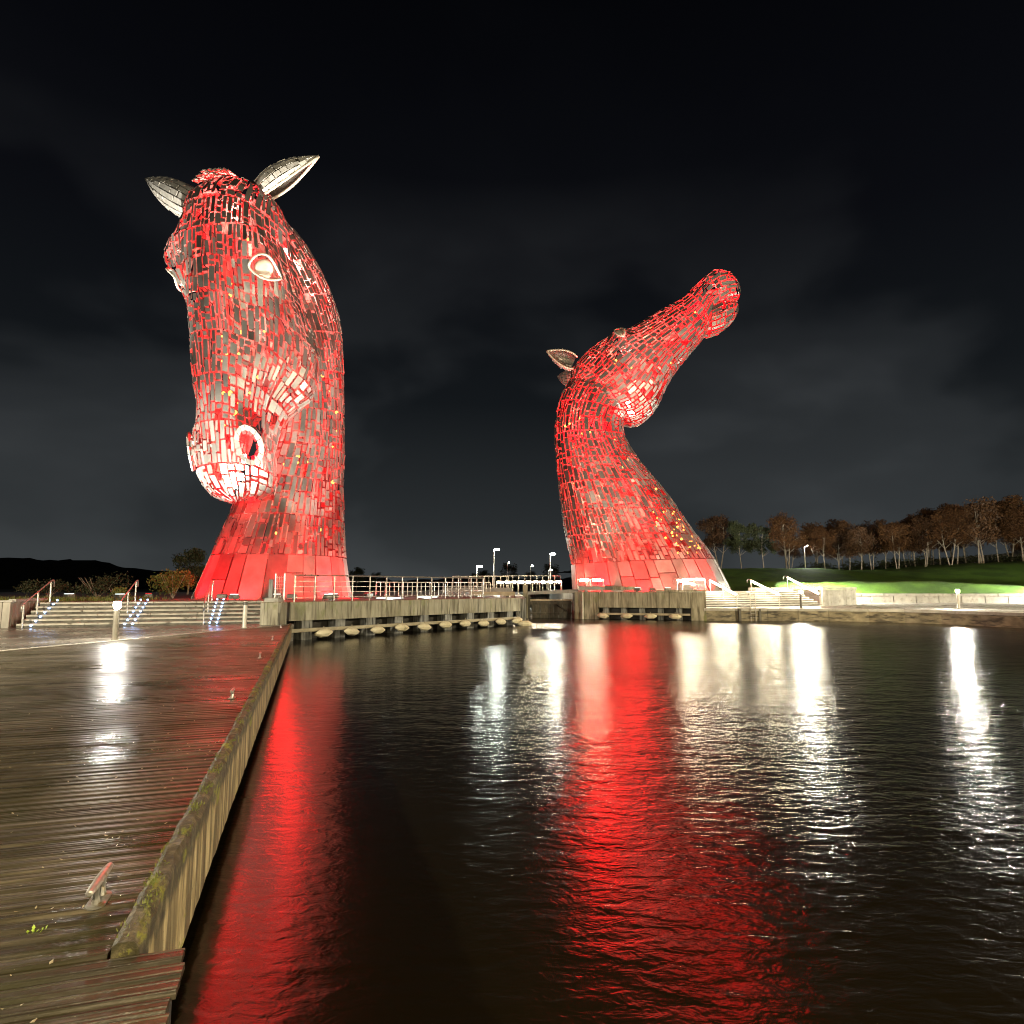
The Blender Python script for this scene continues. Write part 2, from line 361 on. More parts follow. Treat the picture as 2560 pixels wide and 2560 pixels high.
while s < S_END - .1:
    T = left_t(s) if s > 6 else 16.0
    r0 = -.30 - rnd.uniform(0,.05) if s < -.1 else .012
    x, y = kp(s + .06, T)
    o = link('plank', rnd.choice(PM), deck, loc=(x, y, DZ + rnd.uniform(-.003, .003)), rz=ANG + rnd.uniform(-.0006,.0006))
    o.rotation_euler[0] = rnd.gauss(0, .014); o.scale = (T - r0, 1, 1); s += .12; i += 1
# edge timbers of the boardwalk: one long kerb, butted lengths
kerb = link('kerb', None, kind='structure', loc=(K0.x, K0.y, 0))
L = 0.0; kl = [3.1, 3.4, 3.2, 3.5, 3.1, 3.4, 3.3, 2.9]
for q, ln in enumerate(kl):
    m = MB(); N = 26; rings = []
    for k in range(N+1):
        x = ln*k/N - .0
        j = lambda a: rnd.uniform(-a, a)
        tz = DZ + .055 + j(.012); 
        rings.append([(x, .115+j(.004), DZ-.56), (x, .115+j(.006), DZ-.1), (x, .112+j(.008), tz-.03), (x, .085+j(.010), tz), (x, .03+j(.008), tz+j(.006)), (x, .004, tz-.012), (x, .004, DZ-.56)])
    n = 7
    vs = [p for r in rings for p in r]
    fs = [(a*n+b, a*n+(b+1) % n, (a+1)*n+(b+1) % n, (a+1)*n+b) for a in range(N) for b in range(n)] + [tuple(range(n)), tuple(N*n+b for b in reversed(range(n)))]
    m.add([(x, -y, z-DZ) for x, y, z in vs], fs)
    # local x runs along the kerb, local -y towards the water
    o = m.build('kerb_timber', M['kerb'], kerb, loc=(KD.x*L, KD.y*L, DZ), rz=math.atan2(KD.y, KD.x), smooth=False)
    L += ln + .012
# broken beam end and cracked concrete lip below the near deck edge
bx, by = kp(-1.62, -.55)
m = MB(); N = 16
for k in range(N+1): pass
lip = MB().cbox(0, 9, -.42, 0, -.9, .0, .03).build('landing_edge', M['quaywall'], kind='structure', loc=(*kp(-1.62, 8.4), DZ-.07), rz=ANG)

# paving beyond the deck and the pale edging between them
pv = [(LB[-1][0]-.12, LB[-1][1]+.6)] + [(p[0]-.16, p[1]) for p in reversed(LB[1:-1])] + [(-20.2, 9), (-70, 9), (-70, 32), (-12, 32)]
MB().prism(pv, -.6, DZ-.004).build('pavement', M['paving'], kind='structure')
m = MB()
edge = [(p[0]-.10, p[1]) for p in LB[1:]]
for a, b in zip(edge[:-1], edge[1:]): m.beam(a, b, .16, DZ-.2, DZ+.012, -.08)
m.build('edging', M['block'], kind='structure')

# left terrace, carried on the concrete pier
TZ = 1.70
L0 = Vector((-9.75, 28.4)); LD = Vector((.642, .767)); LN = Vector((.767, -.642))
def lp(s, o=0): p = L0 + LD*s + LN*o; return (p.x, p.y)
SD = Vector((.94, .34)); SU = Vector((-.34, .94)); S0 = Vector((-20.3, 25.3))
def sp(a, u): p = S0 + SD*a + SU*u; return (p.x, p.y)
MB().prism([sp(-30, 3.0), sp(10.75, 3.0), lp(.3, -1.0), lp(16, -1.0), (1.0, 90), (-70, 90)], -.6, TZ-.03).build('terrace', M['terrace'], kind='structure')
pier = thing('concrete_pier', 'long stained concrete pier beam on short columns below the railing', 'pier')
bl = MB()
bl.beam(lp(0), lp(8.2), 1.15, .87, TZ, 0, ch=.03); bl.build('beam', M['concrete'], pier)
MB().beam(lp(8.22), lp(16), 1.15, .87, TZ, 0, ch=.03).build('beam', M['concrete'], pier)
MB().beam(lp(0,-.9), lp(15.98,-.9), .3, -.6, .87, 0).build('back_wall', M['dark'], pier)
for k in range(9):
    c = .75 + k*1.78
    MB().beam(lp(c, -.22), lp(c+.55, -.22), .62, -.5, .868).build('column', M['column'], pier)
MB().beam(lp(0, .08), lp(15.9, .08), .18, .37, .52).build('waler', M['waler'], pier)
eb = thing('concrete_block', 'square stained concrete block at the boardwalk end of the pier', 'block')
MB().cbox(-10.72, -9.86, 27.55, 28.35, DZ, TZ+.02, .03).build('block', M['concrete'], eb)
MB().cbox(-10.62, -10.02, 27.7, 28.25, TZ+.02, TZ+.20, .03).build('cap', M['block'], eb)

def fender_mesh():
    pr = [(.03,-.44),(.06,-.42),(.165,-.22),(.18,-.18),(.18,.18),(.165,.22),(.06,.42),(.03,.44)]
    return MB().lathe(pr, n=8, axis='x').mesh('fender', M['fender'])
FM = fender_mesh()
def cord_mesh(): return MB().tube([(0,0,.19),(0,-.0,.32)], .015, 5).mesh('rope', M['waler'])
CM = cord_mesh()
def fender(p, rz, label, grp, z=.30, tilt=0.0):
    t = thing('fender', label, 'fender', (p[0], p[1], z), rz, grp)
    b = link('body', FM, t); b.rotation_euler = (0, tilt, 0)
    link('rope', CM, t)
for k in range(10):
    s_ = 1.55 + k*1.53
    last = ' at the lock end' if k == 9 else ''
    fender(lp(s_, .31), math.atan2(LD.y, LD.x) + rnd.uniform(-.12,.12),
           f'cream hexagonal fender under the long pier, {ORD[k]} from the boardwalk', 'fenders along the long concrete pier', .30 + rnd.uniform(-.03,.03), rnd.uniform(-.12,.12))
fender(lp(15.6, .72), .2, 'cream fender floating loose off the corner of the long pier', 'fenders along the long concrete pier', .12)

# left staircase: broad slabs
st = thing('staircase', 'broad pale stone steps rising from the boardwalk to the terrace', 'stairs', (S0.x, S0.y, 0))
for k in range(6):
    z1 = DZ + (k+1)*.158
    u = k*.5
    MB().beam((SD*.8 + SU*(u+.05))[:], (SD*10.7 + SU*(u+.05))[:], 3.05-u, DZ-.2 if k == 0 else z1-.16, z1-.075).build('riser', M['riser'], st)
    a = .8
    while a < 10.6:
        ln = min(rnd.uniform(1.7, 2.6), 10.7-a)
        if 10.7-a-ln < .5: ln = 10.7-a
        MB().beam((SD*a + SU*u)[:], (SD*(a+ln-.02) + SU*u)[:], .56, z1-.075, z1+rnd.uniform(-.004,.004), ch=.012).build('step', M['stone'], st)
        a += ln

# board wall beside the left staircase
bw = thing('board_wall', 'grey retaining wall of upright boards left of the broad steps', 'wall', (S0.x, S0.y, 0))
for k in range(44):
    a = .46 - k*.27
    MB().beam((SD*(a-.25) + SU*.3)[:], (SD*a + SU*.3)[:], .12, DZ-.1, TZ+.05+rnd.uniform(-.01,.01), rnd.uniform(-.012,.012)).build('board', M['board'], bw)
for k in range(12):
    u = .45 + k*.27
    MB().beam((SD*.48 + SU*u)[:], (SD*.48 + SU*(u+.25))[:], .12, DZ-.1, TZ+.05+rnd.uniform(-.01,.01), rnd.uniform(-.012,.012)).build('board', M['board'], bw)
MB().beam((SD*-11.4 + SU*.26)[:], (SD*.52 + SU*.26)[:], .22, TZ+.062, TZ+.13).build('coping', M['block'], bw)
MB().beam((SD*.56 + SU*.49)[:], (SD*.56 + SU*4.3)[:], .24, TZ+.062, TZ+.17).build('coping', M['block'], bw)
MB().beam((SD*-11.5 + SU*.45)[:], (SD*.32 + SU*.45)[:], 4, DZ-.1, TZ-.02).build('fill', M['ground'], bw)

# ------------------------------------------------------------------ right pier, quay, stairs
RZ = 2.0
R0 = Vector((4.7, 48.5)); R1 = Vector((13.75, 45.8)); RD = (R1-R0).normalized(); RN = Vector((RD.y, -RD.x)); RL = (R1-R0).length
def rp(s, o=0): p = R0 + RD*s + RN*o; return (p.x, p.y)
B0 = Vector((14.6, 48.6)); BD = Vector((.92, .39)).normalized(); BU = Vector((-BD.y, BD.x))
def bp(a, u): p = B0 + BD*a + BU*u; return (p.x, p.y)
MB().prism([rp(.05, -.95), rp(RL-.1, -.95), (13.7, 49.2), bp(0, 2.9), bp(11.9, 2.9), (24.6, 62), (24.6, 95), (4.8, 95)], -.6, RZ-.02).build('terrace', M['terrace'], kind='structure')
rpier = thing('concrete_pier', 'short stained concrete pier with a dark recess below the distant statue', 'pier')
MB().beam(rp(0), rp(1.75), 1.1, -.5, RZ+.0, 0, ch=.02).build('end_block', M['concrete'], rpier)
MB().beam(rp(1.77), rp(RL-1.05), 1.1, .86, RZ+.0, 0, ch=.02).build('beam', M['concrete'], rpier)
MB().beam(rp(RL-1.03), rp(RL), 1.1, -.5, RZ+.0, 0, ch=.02).build('end_block', M['concrete'], rpier)
MB().beam(rp(6.0,.10), rp(RL+.05,.10), 1.6, RZ+.02, RZ+.16, 0, ch=.02).build('coping', M['concrete'], rpier)
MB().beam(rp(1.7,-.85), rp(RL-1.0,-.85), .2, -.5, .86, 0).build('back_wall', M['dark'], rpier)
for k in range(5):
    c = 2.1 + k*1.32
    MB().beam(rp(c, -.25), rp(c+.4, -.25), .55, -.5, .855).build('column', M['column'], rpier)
MB().beam(rp(1.8, .05), rp(RL-1.1, .05), .16, .33, .47).build('waler', M['waler'], rpier)
MB().tube([(*rp(.62, .08), -.1), (*rp(.62, .08), 1.96)], .07, 8).build('pipe', M['pipe'], rpier)
for k in range(4):
    fender(rp(2.15 + k*1.72, .28), math.atan2(RD.y, RD.x)+rnd.uniform(-.1,.1), f'cream fender under the short pier, {ORD[k]} from the lock gate', 'fenders along the short concrete pier', .26, rnd.uniform(-.1,.1))

QZ = .85
QE = [(13.6,45.95),(18,45.6),(22,45.0),(24.4,44.3),(26.2,43.2),(27.6,41.6),(28.7,39.6),(29.7,37.2),(30.9,33),(31.6,27),(32,18)]
MB().prism(QE + [(110,18),(110,62),(60,66),(13.6,66)], -.6, QZ-.004).build('quay', M['quaytop'], kind='structure')
qw = link('quay_wall', None, kind='structure')
for a, b in zip(QE[:-1], QE[1:]):
    a = Vector(a); b = Vector(b); ln = (b-a).length; n = max(1, round(ln/2.6))
    for j in range(n):
        p = a + (b-a)*(j/n); q = a + (b-a)*((j+1)/n - .008)
        MB().beam(p[:], q[:], .14, -.5, QZ-.16, -.10).build('wall_panel', M['quaywall'], qw)
        MB().beam(p[:], q[:], .42, QZ-.155, QZ+.03, -.16, ch=.015).build('coping', M['block'], qw)
rst = thing('staircase', 'brightly lit pale steps climbing from the quay with three glowing handrails', 'stairs', (B0.x, B0.y, 0))
for k in range(7):
    z1 = QZ + (k+1)*.165; u = k*.42
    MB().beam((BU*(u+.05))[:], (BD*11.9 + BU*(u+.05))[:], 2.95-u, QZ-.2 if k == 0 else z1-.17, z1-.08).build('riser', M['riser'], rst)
    a = 0.0
    for ln in (3.9, 4.1, 3.9):
        MB().beam((BD*a + BU*u)[:], (BD*(a+ln-.02) + BU*u)[:], .48, z1-.08, z1+rnd.uniform(-.003,.003), ch=.012).build('step', M['block'], rst)
        a += ln
# raised flight on the right side of that staircase
for k in range(2):
    MB().beam((BD*8.0 + BU*(2.95+k*.42))[:], (BD*11.9 + BU*(2.95+k*.42))[:], 1.2-k*.42, RZ-.1, RZ+.16*(k+1)).build('step', M['block'], rst)
# end wall with upright boards, then the low block wall under the lawn
ew = thing('board_wall', 'pale boarded end wall between the lit steps and the lawn', 'wall', (*bp(12.0, 0), 0))
for k in range(13):
    MB().beam((BD*(k*.3))[:], (BD*(k*.3+.28))[:], .14, QZ-.1, 2.15+rnd.uniform(-.01,.01), rnd.uniform(-.01,.01)).build('board', M['block'], ew)
MB().beam((BD*-.02 + BU*-.04)[:], (BD*3.95 + BU*-.04)[:], .3, 2.165, 2.36, ch=.015).build('coping', M['block'], ew)
MB().beam((BD*3.92 + BU*.16)[:], (BD*3.92 + BU*8)[:], .15, QZ-.1, 2.15).build('side', M['block'], ew)
MB().beam((31.0,63.62),(31.0+.992*33, 63.62-.126*33), .2, QZ-.1, 1.6).build('wall_core', M['riser'], kind='structure')
lw = thing('block_wall', 'long low wall of pale stone blocks below the green lawn', 'wall', (31.0, 63.5, 0))
LW0 = Vector((0, 0)); LWD = Vector((.992, -.126))
for k in range(16):
    a = k*2.05
    MB().beam((LWD*a)[:], (LWD*(a+1.98))[:], .4, QZ-.1, 1.50, rnd.uniform(-.012,.012)).build('block', M['block'], lw)
    a = k*2.05 - (.9 if k else 0)
    MB().beam((LWD*a + Vector((0,-.05)))[:], (LWD*(k*2.05+1.09) + Vector((0,-.05)))[:], .5, 1.505, 1.74, rnd.uniform(-.01,.01), ch=.02).build('coping', M['block'], lw)

def sm(a, b, x): t = min(1, max(0, (x-a)/(b-a))); return t*t*(3-2*t)
def lawn_z(x, y):
    if x < 25.2 and y < 96: return .4
    z = 1.62
    wy = 63.9 - .127*(x-31)
    d = y - wy
    if d < 0 and x < 31: d = y - 62
    amp = 1.35 - .7*sm(42, 56, x)
    z += amp*sm(0, 3.4, d) - .75*sm(6.0, 9, d)
    z += 2.9*sm(9, 32, d) + 1.6*sm(45, 75, x)*sm(6, 34, d) + 1.0*sm(30, 120, d)
    z += .05*math.sin(x*.9+y*.4) + .04*math.sin(x*2.3-y*1.1)
    return z
m = MB(); xs = [10+ i*1.5 for i in range(87)]; ys = [60.2, 61.2, 62.2, 63.2] + [64 + i*.8 for i in range(20)] + [80.5+i*2.5 for i in range(34)]
vs = []
for y in ys:
    for x in xs: 
        wy = 63.9 - .127*(x-31)
        vs.append((x, max(y, wy-.1) if x > 30.5 else y, lawn_z(x, max(y, wy))))
nx = len(xs)
m.add(vs, [(j*nx+i, j*nx+i+1, (j+1)*nx+i+1, (j+1)*nx+i) for j in range(len(ys)-1) for i in range(nx-1)])
lawn = m.build('lawn', M['grass'], kind='structure', smooth=True)

# far ground and hills
MB().add([(-900,84,1.45),(900,84,1.45),(900,1500,1.45),(-900,1500,1.45)], [(0,1,2,3)]).build('ground', M['ground'], kind='structure')
def ridge(name, prof, Y, depth, seed):
    rr = random.Random(seed); m = MB(); xs = np.linspace(prof[0][0], prof[-1][0], 220); rows = 7; vs = []
    ph = [rr.uniform(0, 6.28) for _ in range(9)]
    for j in range(rows):
        f = math.sin(math.pi*min(1, j/(rows-2))*.5) if j < rows-1 else .6
        for x in xs:
            h = np.interp(x, [p[0] for p in prof], [p[1] for p in prof])
            b = sum(math.sin(x*(.06*1.75**k)+ph[k])*(1.0/1.35**k) for k in range(8))*.42
            vs.append((x, Y + depth*j/(rows-1) + rr.uniform(-1,1), 1.3 + max(0.3, (h + b*(h > 2)))*f + (rr.uniform(-.5,.5) if j else 0)))
    n = len(xs)
    m.add(vs, [(j*n+i, j*n+i+1, (j+1)*n+i+1, (j+1)*n+i) for j in range(rows-1) for i in range(n-1)])
    return m.build(name, M['hill'], kind='structure')
ridge('hill', [(-420,18),(-300,17),(-235,15),(-205,13.2),(-190,11),(-172,9.2),(-150,9.6),(-130,8.4),(-112,6),(-70,5.5),(0,5),(60,6),(110,6),(300,8)], 280, 40, 3)

# ------------------------------------------------------------------ horse-head sculptures: lofted hulls clad in steel plates
class Loft:
    """Profile stations (dorsal point, ventral point, half width, widest at, dorsal/ventral squareness) in a local x-z plane."""
    def __init__(s, st, bumps=(), tilt=0.0, tz0=0.0):
        s.tilt = tilt; s.tz0 = tz0
        s.n = len(st); a = np.array([[d[0],d[1],v[0],v[1],w,m,nd_,nv] for d, v, w, m, nd_, nv in st], float)
        s.a = a; s.bumps = bumps
    def par(s, t):
        t = np.clip(np.asarray(t, float), 0, s.n-1-1e-6); i = t.astype(int); f = (t-i)[..., None]
        g = lambda k: s.a[np.clip(i+k, 0, s.n-1)]
        p0, p1, p2, p3 = g(-1), g(0), g(1), g(2)
        m1 = (p2-p0)*.5; m2 = (p3-p1)*.5
        h = (2*f**3-3*f**2+1)*p1 + (f**3-2*f**2+f)*m1 + (-2*f**3+3*f**2)*p2 + (f**3-f**2)*m2
        return h
    def ev(s, t, th):
        p = s.par(t); th = np.asarray(th, float)
        D = p[..., 0:2]; V = p[..., 2:4]; w = np.maximum(p[..., 4], .02); m = p[..., 5]
        C = D + (V-D)*m[..., None]; U = D-V; L = np.maximum(np.linalg.norm(U, axis=-1), 1e-6); U = U/L[..., None]
        c = np.cos(th); sn = np.sin(th)
        n = np.where(c > 0, p[..., 6], p[..., 7])
        ru = np.sign(c)*np.abs(c)**(2/n)*np.where(c > 0, L*m, L*(1-m))
        la = np.sign(sn)*np.abs(sn)**(2/n)*w
        tw = (th+np.pi) % (2*np.pi) - np.pi
        amp = np.zeros_like(ru)
        for (bt, bth, st_, sth, am) in s.bumps:
            for sg in ((1,-1) if abs(bth) > .01 and abs(bth) < 3.1 else (1,)):
                dt = (tw - sg*bth + np.pi) % (2*np.pi) - np.pi
                amp = amp + am*np.exp(-((t-bt)/st_)**2 - (dt/sth)**2)
        r = np.maximum(np.sqrt(ru**2+la**2), 1e-6); k = 1 + amp/r
        ru = ru*k; la = la*k
        x = C[..., 0] + U[..., 0]*ru; z = C[..., 1] + U[..., 1]*ru
        z = z - s.tilt*la*np.clip((z-s.tz0)/10, 0, 1)      # slight sideways tilt of the head
        return np.stack([x, la, z], -1)
    def nrm(s, t, th):
        e = .02
        a = s.ev(np.clip(t+e, 0, s.n-1), th) - s.ev(np.clip(t-e, 0, s.n-1), th); b = s.ev(t, th+e) - s.ev(t, th-e)
        n = np.cross(a, b); n = n/np.maximum(np.linalg.norm(n, axis=-1, keepdims=True), 1e-9)
        p = s.par(t); C = p[..., 0:2] + (p[..., 2:4]-p[..., 0:2])*p[..., 5:6]
        q = s.ev(t, th); o = np.stack([q[..., 0]-C[..., 0], q[..., 1], q[..., 2]-C[..., 1]], -1)
        sg = np.sign((n*o).sum(-1, keepdims=True)); sg[sg == 0] = 1
        return n*sg
    def bvh(s, N=90, K=64):
        t = np.linspace(0, s.n-1, N); th = np.linspace(0, 2*np.pi, K, endpoint=False)
        T, H = np.meshgrid(t, th, indexing='ij'); P = s.ev(T, H).reshape(-1, 3)
        v = [tuple(p) for p in P]
        f = [(i*K+j, i*K+(j+1) % K, (i+1)*K+(j+1) % K, (i+1)*K+j) for i in range(N-1) for j in range(K)]
        f += [tuple(range(K)), tuple((N-1)*K+j for j in range(K))]
        return BVHTree.FromPolygons(v, f)
    def centre(s, t):
        p = s.par(np.array([t]))[0]; return ((p[0]+p[2])/2, 0.0, (p[1]+p[3])/2)

def inside(bv, p):
    hits = 0; o = Vector(p); d = Vector((.13, .97, .21)).normalized()
    for _ in range(12):
        h = bv.ray_cast(o, d)
        if h[0] is None: break
        hits += 1; o = h[0] + d*1e-3
    return hits % 2 == 1

def clad(loft, rg, wid, ln, gap, t0=0.0, t1=None, band=2.4, coarse=None, lift=(.02,.07), skip=.035, skipf=None, front=None):
    """Irregular bonded courses of plates over a loft; returns arrays of 8 corners per plate."""
    t1 = loft.n-1 if t1 is None else t1
    ts = np.linspace(t0, t1, 400)
    mid = loft.ev(ts, np.full_like(ts, np.pi/2)); arc = np.concatenate([[0], np.cumsum(np.linalg.norm(np.diff(mid, axis=0), axis=1))])
    total = arc[-1]; plates = []; cur = 0.0
    while cur < total - .05:
        tm0 = np.interp(cur, arc, ts)
        big = coarse(tm0) if coarse else 1.0
        bl = band*(1.0 if big == 1.0 else 1.15)*rg.uniform(.85, 1.15)
        end = min(total, cur+bl)
        if total-end < .6: end = total
        ta, tb = np.interp([cur, end], arc, ts); tm = (ta+tb)/2
        th = np.linspace(0, 2*np.pi, 361); ring = loft.ev(np.full_like(th, tm), th)
        ra = np.concatenate([[0], np.cumsum(np.linalg.norm(np.diff(ring, axis=0), axis=1))]); circ = ra[-1]
        a = 0.0; cuts = [0.0]
        while a < circ:
            a += wid*big*rg.uniform(.65, 1.45); cuts.append(min(a, circ))
        if len(cuts) > 2 and cuts[-1]-cuts[-2] < wid*.5: cuts.pop(-2)
        sh = rg.uniform(0, circ)
        for c0, c1 in zip(cuts[:-1], cuts[1:]):
            h0 = np.interp((c0+sh) % circ, ra, th); dh = np.interp((c0+sh) % circ + (c1-c0), np.concatenate([ra, ra[1:]+circ]), np.concatenate([th, th[1:]+2*np.pi])) - h0
            hm = h0 + dh/2
            # true length of this strip inside the band
            tt = np.linspace(ta, tb, 12); pp = loft.ev(tt, np.full_like(tt, hm)); sa = np.concatenate([[0], np.cumsum(np.linalg.norm(np.diff(pp, axis=0), axis=1))]); sl = sa[-1]
            if sl < .12: continue
            b = 0.0
            while b < sl - .02:
                e = b + ln*big*rg.choice([.45,.6,.8,1.0,1.3,1.7])*rg.uniform(.85,1.15)
                if sl - e < ln*big*.4: e = sl
                q0, q1 = np.interp([b, e], sa, tt)
                g = gap if big == 1.0 else gap*.55
                f = rg.random()
                if f > (skip if big == 1 else .04 if big < 2 else 0) or (front is not None and (loft.nrm(np.array([(q0+q1)/2]), np.array([hm]))[0] @ np.array(front)) < -.15):
                    plates.append((q0, q1, h0, h0+dh, g*rg.uniform(.55,1.35), g*rg.uniform(.55,1.35), rg.uniform(*lift), rg.random(), rg.uniform(-1,1), rg.uniform(-1,1), (rg.uniform(.0,.22) if rg.random() < .22 and big == 1 else 0)))
                b = e
        cur = end
    A = np.array(plates)
    q0, q1, h0, h1, gt, gh, lf, tone, tw1, tw2, cut = A.T
    tm = (q0+q1)/2; hm = (h0+h1)/2
    wl = np.linalg.norm(loft.ev(tm, h1)-loft.ev(tm, h0), axis=1); ll = np.linalg.norm(loft.ev(q1, hm)-loft.ev(q0, hm), axis=1)
    ok = (wl > .10) & (ll > .12)
    if skipf is not None: ok &= ~skipf(tm, hm)
    A = A[ok]; q0, q1, h0, h1, gt, gh, lf, tone, tw1, tw2, cut = A.T; wl = wl[ok]; ll = ll[ok]; tm = tm[ok]; hm = hm[ok]
    if front is not None:      # rear gaps narrowed so lit inner walls show instead of dark sky
        back = (loft.nrm(tm, hm) @ np.array(front)) < -.15
        gt = np.where(back, gt*.30, gt); gh = np.where(back, gh*.30, gh); cut = np.where(back, 0, cut)
    fh = np.minimum(gh/wl, .55)/2; ft = np.minimum(gt/ll, .5)/2
    a0 = h0+(h1-h0)*fh; a1 = h1-(h1-h0)*fh; b0 = q0+(q1-q0)*ft; b1 = q1-(q1-q0)*(ft+cut)
    N = loft.nrm(tm, hm); out = []
    for (tt, hh, sg) in ((b0,a0,(-1,-1)),(b0,a1,(-1,1)),(b1,a1,(1,1)),(b1,a0,(1,-1))):
        P = loft.ev(tt, hh); off = lf + .030*(tw1*sg[0] + tw2*sg[1])
        out.append(P + N*off[:, None])
    inn = [p - N*.022 for p in out]
    V = np.stack(out+inn, 1)
    return V, N, tone, tm, hm
PF = [(0,1,2,3),(7,6,5,4),(0,4,5,1),(1,5,6,2),(2,6,7,3),(3,7,4,0)]

def plate_meshes(root, V, tone, name, kind=None, mat='steel'):
    n = len(V); me = bpy.data.meshes.new(name)
    f = (np.array(PF)[None] + (np.arange(n)*8)[:, None, None]).reshape(-1, 4)
    me.from_pydata(V.reshape(-1, 3).tolist(), [], f.tolist()); me.materials.append(M[mat])
    at = me.attributes.new('plate_tone', 'FLOAT', 'FACE'); at.data.foreach_set('value', np.repeat(tone, 6))
    me.update(); return link(name, me, root, kind=kind)

def ear(root, base, tip, side, width, depth, seed):
    """Cupped, pointed ear: a shell opening towards `side`, clad in small plates."""
    rg = random.Random(seed); base = Vector(base); tip = Vector(tip); d = (tip-base); L = d.length; d.normalize()
    sd = Vector(side); sd = (sd - d*sd.dot(d)).normalized(); cr = d.cross(sd)
    def P(a, b, inset=0.0):           # a along, b round (-1..1) over the back of the ear
        w = width*math.sin(math.pi*min(.999, (.24+.76*a)))**.85*(1-.25*a) * (1 if a < .97 else .5) - inset
        w = max(w, .03); ang = b*R(122)
        return base + d*(L*a) + cr*(math.sin(ang)*w) - sd*(math.cos(ang)*w*depth) + sd*(.25*L*a*a*.3)
    m = MB(); na, nb = 16, 14; vs = [P(i/na, -1+2*j/nb, .05) for i in range(na+1) for j in range(nb+1)]
    e = link('ear', None, root)
    m.add(vs, [(i*(nb+1)+j, i*(nb+1)+j+1, (i+1)*(nb+1)+j+1, (i+1)*(nb+1)+j) for i in range(na) for j in range(nb)])
    m.build('inner_shell', M['darkpost'], e, smooth=True)
    out = []; tn = []
    rows = 9
    for i in range(rows):
        cols = 11 if i < 6 else 7; sh = rg.uniform(0, .12)
        for j in range(cols):
            a0 = i/rows+.008; a1 = (i+1)/rows-.008+rg.uniform(0,.02); b0 = -1+2*(j/cols)+.016; b1 = -1+2*((j+1)/cols)-.016
            a0 += (.04 if j % 2 else 0); a1 = min(.995, a1+(.04 if j % 2 else 0)); a0 = min(a0, .97)
            q = [P(a0,b0), P(a0,b1), P(a1,b1), P(a1,b0)]; n = (q[1]-q[0]).cross(q[3]-q[0])
            if n.length < 1e-5: continue
            n.normalize(); c = (q[0]+q[2])/2; ax = base+d*((c-base).dot(d))
            if n.dot(c-ax) < 0: n = -n
            lf = rg.uniform(.0,.05)
            out.append([p+n*lf for p in q] + [p+n*(lf-.04) for p in q]); tn.append(rg.random())
    plate_meshes(e, np.array([[list(p) for p in o] for o in out]), np.array(tn), 'ear_plates', 'stuff', 'ear')
    rim = MB().tube([P(a, 1) for a in np.linspace(0, 1, 12)] + [P(a, -1) for a in np.linspace(1, 0, 12)], .09, 6)
    rim.build('rim', M['eye'], e, smooth=True)

def ring_on(loft, tc, thc, rt, rth, r, n=28, lift=.05, almond=0.0, twist=0.0):
    pts = []
    for k in range(n):
        a = 2*math.pi*k/n; ca = math.cos(a); sa = math.sin(a)
        if almond: sa *= (1-almond*abs(ca)**2.2)
        x, y = (sa + twist*ca, ca) if almond else (ca, sa)
        t = np.array([tc + rt*x]); h = np.array([thc + rth*y])
        pts.append(Vector(loft.ev(t, h)[0] + loft.nrm(t, h)[0]*lift))
    return pts
def closed_tube(m, pts, r, n=6):
    N = len(pts); c = sum(pts, Vector())/N; o = []
    for i, p in enumerate(pts):
        d = (pts[(i+1) % N]-pts[i-1]).normalized(); e1 = (p-c); e1 = (e1-d*e1.dot(d)).normalized(); e2 = d.cross(e1)
        o += [p + (e1*math.cos(2*math.pi*k/n) + e2*math.sin(2*math.pi*k/n))*r for k in range(n)]
    m.add(o, [(i*n+k, i*n+(k+1) % n, ((i+1) % N)*n+(k+1) % n, ((i+1) % N)*n+k) for i in range(N) for k in range(n)])
    return m

